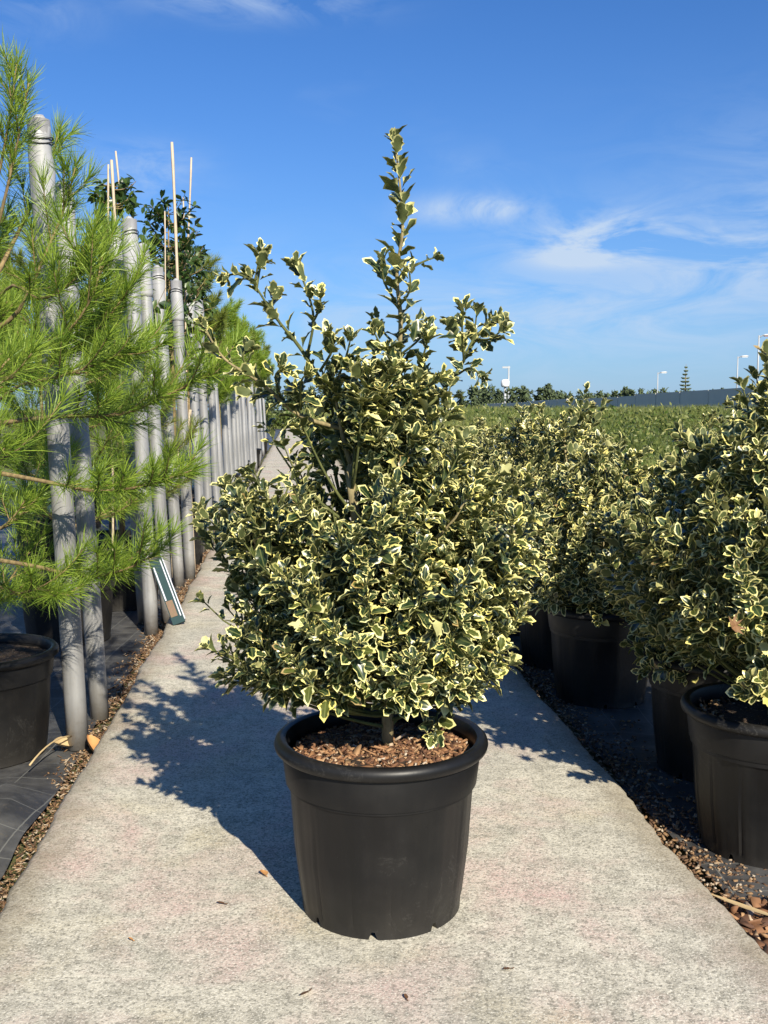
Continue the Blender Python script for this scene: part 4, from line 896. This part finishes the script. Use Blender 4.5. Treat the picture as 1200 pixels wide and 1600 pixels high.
# ------------------------------------------------------------------ field grass and weeds
def grass():
    g = np.random.default_rng(12); n = 270000
    Y = 5.2 * np.exp(g.random(n) * math.log(150 / 5.2)); u = g.uniform(-.14, .46, n); X = u * Y
    ok = (X > path_r(Y) + .25) & (X < 19.2) & ~((Y < 8.2) & (X < 1.05)); X, Y = X[ok], Y[ok]; n = len(X)
    cl_ = vnoise(np.stack([X * 1.3, Y * .5, X * 0 + 2], -1)); cl2 = vnoise(np.stack([X * .22, Y * .12, X * 0 + 8], -1))
    h = (.14 + .34 * cl_ ** 1.5 + (.55 * cl2 + .45 * cl_) * np.clip((Y - 7) / 22, 0, 1)) * g.uniform(.45, 1.2, n); h *= np.clip(.75 + (Y - 6) / 40, .75, 1.30); h *= 1 + .25 * np.clip((Y - 18) / 15, 0, 1); h = np.minimum(h, 1.38); w_ = np.maximum(.004, .00070 * Y) * g.uniform(.7, 1.4, n)
    a = g.uniform(0, 6.28, n); s = np.stack([np.cos(a), np.sin(a), 0 * a], -1) * w_[:, None] * .5; p = np.stack([X, Y, np.full(n, GZ - .03)], -1); lean = np.stack([g.normal(0, .25, n), g.normal(0, .25, n), 0 * a], -1) * h[:, None]
    m_ = p + lean * .35 + np.array([0, 0, 1]) * h[:, None] * .55; t = p + lean + np.array([0, 0, 1]) * h[:, None]
    V = np.stack([p - s, p + s, m_ - s * .8, m_ + s * .8, t], 1); tri = np.array([(0, 1, 3), (0, 3, 2), (2, 3, 4)]); F = (tri[None] + (np.arange(n) * 5)[:, None, None]).reshape(-1, 3)
    r = np.clip(.9 * cl2 + .55 * cl_ + .45 * g.random(n) - .5, 0, 1)
    o = link(bpy.data.objects.new('field_grass', mesh_np('field_grass', V, F, M_GRASS, False, {'rnd': np.repeat(r, 5)}))); tag(o, 'rough green grass and weeds covering the field', 'grass', None, 'stuff')
grass()

def weeds():
    g = np.random.default_rng(77); P, S, RR = [], [], []
    for k in range(900):
        Y = 7.5 * math.exp(g.random() * math.log(60 / 7.5)); X = g.uniform(-.06, .45) * Y
        if X < float(path_r(Y)) + .5 or X > 19 or (Y < 9 and X < 1.3): continue
        m = int(g.integers(25, 60)); hh_ = g.uniform(.35, .75) + .55 * min(1, max(0, (Y - 10) / 18)); w_ = g.uniform(.12, .35) * (1 + Y / 25); u = g.random(m) ** .7
        P.append(np.stack([X + g.normal(0, w_, m) * (1.1 - .6 * u), Y + g.normal(0, w_, m), GZ + hh_ * u], -1)); S.append(np.full(m, .030 + .0028 * Y) * g.uniform(.6, 1.4, m)); RR.append(np.clip(np.full(m, g.random()) * .8 + g.normal(0, .15, m), 0, 1))
    P, S, RR = np.concatenate(P), np.concatenate(S), np.concatenate(RR); n = len(P); d = unit(g.normal(0, 1, (n, 3)) + [0, 0, .6]); x = unit(np.cross(d, g.normal(0, 1, (n, 3))))
    V = np.stack([P, P + (d * .5 - x * .24) * S[:, None], P + d * S[:, None], P + (d * .5 + x * .24) * S[:, None]], 1); tri = np.array([(0, 1, 2), (0, 2, 3)]); F = (tri[None] + (np.arange(n) * 4)[:, None, None]).reshape(-1, 3)
    o = link(bpy.data.objects.new('field_weeds', mesh_np('field_weeds', V, F, M_GRASS, False, {'rnd': np.repeat(RR, 4)}))); tag(o, 'taller leafy weeds scattered through the field grass', 'weeds', None, 'stuff')
weeds()
def hedge():
    g = np.random.default_rng(78); root = empty('hedge', (-5.6, 61, 0)); tag(root, 'low green hedge across the far end of the concrete path', 'hedge'); n = 9000
    P = np.stack([g.uniform(-6, 7.5, n), g.normal(0, .5, n), .95 * g.random(n) ** .8 + GZ], -1); P[:, 2] *= .8 + .4 * vnoise(np.stack([P[:, 0] * 1.2, P[:, 0] * 0, P[:, 0] * 0], -1)); d = unit(g.normal(0, 1, (n, 3))); x = unit(np.cross(d, g.normal(0, 1, (n, 3)))); S = g.uniform(.10, .22, (n, 1))
    V = np.stack([P, P + (d * .5 - x * .3) * S, P + d * S, P + (d * .5 + x * .3) * S], 1); tri = np.array([(0, 1, 2), (0, 2, 3)]); F = (tri[None] + (np.arange(n) * 4)[:, None, None]).reshape(-1, 3)
    o = link(bpy.data.objects.new('foliage', mesh_np('foliage', V, F, M_GRASS, False, {'rnd': np.repeat(g.random(n) * .5, 4)}))); put(o, root); o['kind'] = 'stuff'
    for k in range(14): MB().tube([(-6 + k * 1.0, 0, -.1), (-5.95 + k * 1.0, .02, .35), (-5.9 + k, 0, .7)], [.03, .02, .008], 6).obj('stem', M_PBARK, root, True)
hedge()

# ------------------------------------------------------------------ litter and fallen leaves
def litter():
    g = np.random.default_rng(44); n = 5200; Y = 1.9 + 9 * g.random(n) ** 1.4; X = path_l(Y) - .02 - np.abs(g.normal(0, .045, n)) * (1 + .25 * (vnoise(np.stack([Y * 2, Y * 0, Y * 0], -1)) > .5))
    o = chips('leaf_litter', np.stack([X, Y, np.full(n, GZ + .006)], -1), .0115, M_LITTER, None, .25, 2.6, 44); tag(o, 'dry brown litter gathered along the left path edge', 'litter')
    n = 5200; Y = 1.2 + 3.4 * g.random(n) ** 1.7; X = path_r(Y) + .015 + np.abs(g.normal(0, .12, n)); o = chips('soil_crumbs', np.stack([X, Y, np.full(n, GZ + .008)], -1), .0075, M_LITTER, None, .5, 1.8, 45); tag(o, 'brown soil crumbs and pale specks along the right path edge', 'litter')
    n = 1000; Y = 1.2 + 1.05 * g.random(n) ** 1.2; X = path_r(Y) + .03 + .26 * g.random(n) ** 1.3; o = chips('wood_chips', np.stack([X, Y, np.full(n, GZ + .016)], -1), .025, M_CHIP, None, .18, 3.4, 46); tag(o, 'reddish brown wood chips in the lower right corner', 'litter')
litter()
def dry_leaf(loc, ln, wd, yaw, pitch, roll, mat, label, name='fallen_leaf', lobes=0, curl=.35):
    V, F = [], []; n = 9
    for i in range(n):
        t = i / (n - 1); w_ = wd * math.sin(math.pi * min(1, t * .94 + .03)) ** .8 * (1 + (.35 * math.cos(t * 6.28 * lobes) if lobes else 0))
        for j in (-1, -.5, 0, .5, 1): V.append((j * w_, (t - .5) * ln, curl * (abs(j) ** 2) * w_ + curl * .5 * ln * (t - .5) ** 2))
    F = [(i * 5 + j, i * 5 + j + 1, i * 5 + j + 6, i * 5 + j + 5) for i in range(n - 1) for j in range(4)]
    m = MB().add(V, F); m.tube([(0, -ln * .5, curl * .12 * ln), (0, -ln * .62, curl * .2 * ln), (.002, -ln * .75, curl * .2 * ln)], [.0012, .001, .0008], 4)
    o = m.obj(name, mat, None, True); o.location = loc; o.rotation_euler = (pitch, roll, yaw); tag(o, label, 'leaf'); return o
def on_path(px, py, z=.004): return tuple(G(px, py, z))
dry_leaf(on_path(478, 1552), .030, .0085, 2.7, .2, .5, M_DRYD, 'brown oval leaf lying alone near the bottom of the path')
dry_leaf(on_path(412, 1364), .026, .010, .5, .1, .3, M_DRY, 'small orange-brown leaf on the path left of the main pot')
dry_leaf(on_path(345, 1411), .020, .006, 1.3, .1, .3, M_DRYD, 'tiny dark leaf scrap on the path at lower left')
dry_leaf(on_path(793, 1514), .020, .006, 1.9, .1, .3, M_DRYD, 'tiny dark leaf scrap on the path right of the main pot', lobes=3)
dry_leaf(on_path(204, 1467), .014, .004, .9, .1, .3, M_DRY, 'tiny tan leaf scrap in the lower left of the path')
dry_leaf(on_path(634, 1557), .016, .004, .2, .1, .3, M_DRYD, 'tiny dark leaf scrap below the main pot')
dry_leaf(tuple(G(143, 1168, GZ + .035)), .10, .030, .8, .5, .4, M_DRY, 'curled orange dry leaf at the foot of the nearest grey post', curl=.8)
dry_leaf(tuple(G(98, 1165, GZ + .03)), .085, .022, 2.2, .4, -.5, M_STRAW, 'crumpled straw-coloured dry leaf between pot and nearest post', curl=.9)
V = [(0, 0, .004)] + [((.026, .011)[k % 2] * (1.25 if k in (4, 6) else 1) * math.cos(k * .4488 - .3), (.026, .011)[k % 2] * math.sin(k * .4488 - .3), (.010, -.002)[k % 2]) for k in range(14)]
o = MB().add(V, [(0, 1 + k, 1 + (k + 1) % 14) for k in range(14)]).obj('dead_leaf', M_DRYD2, None); o.location = tuple(U(1148, 978, 2.24)); o.rotation_euler = (1.0, .2, .5); tag(o, 'dead brown lobed leaf caught on the nearest right-hand holly', 'leaf')
dry_leaf(tuple(G(1165, 1418, GZ + .04)), .16, .012, 1.0, .1, .1, M_STRAW, 'long pale wood sliver on the chips in the lower right corner', 'wood_sliver', curl=.15)['category'] = 'wood chip'
a, b, c = G(46, 1196, GZ + .05), G(80, 1150, GZ + .10), G(112, 1150, GZ + .06)
o = MB().tube(bez(a, b, c, 9), np.linspace(.0032, .0022, 9), 6).obj('dry_stalk', M_STRAW, None, True); tag(o, 'thin bent straw stalk leaning beside the leftmost black pot', 'stalk')
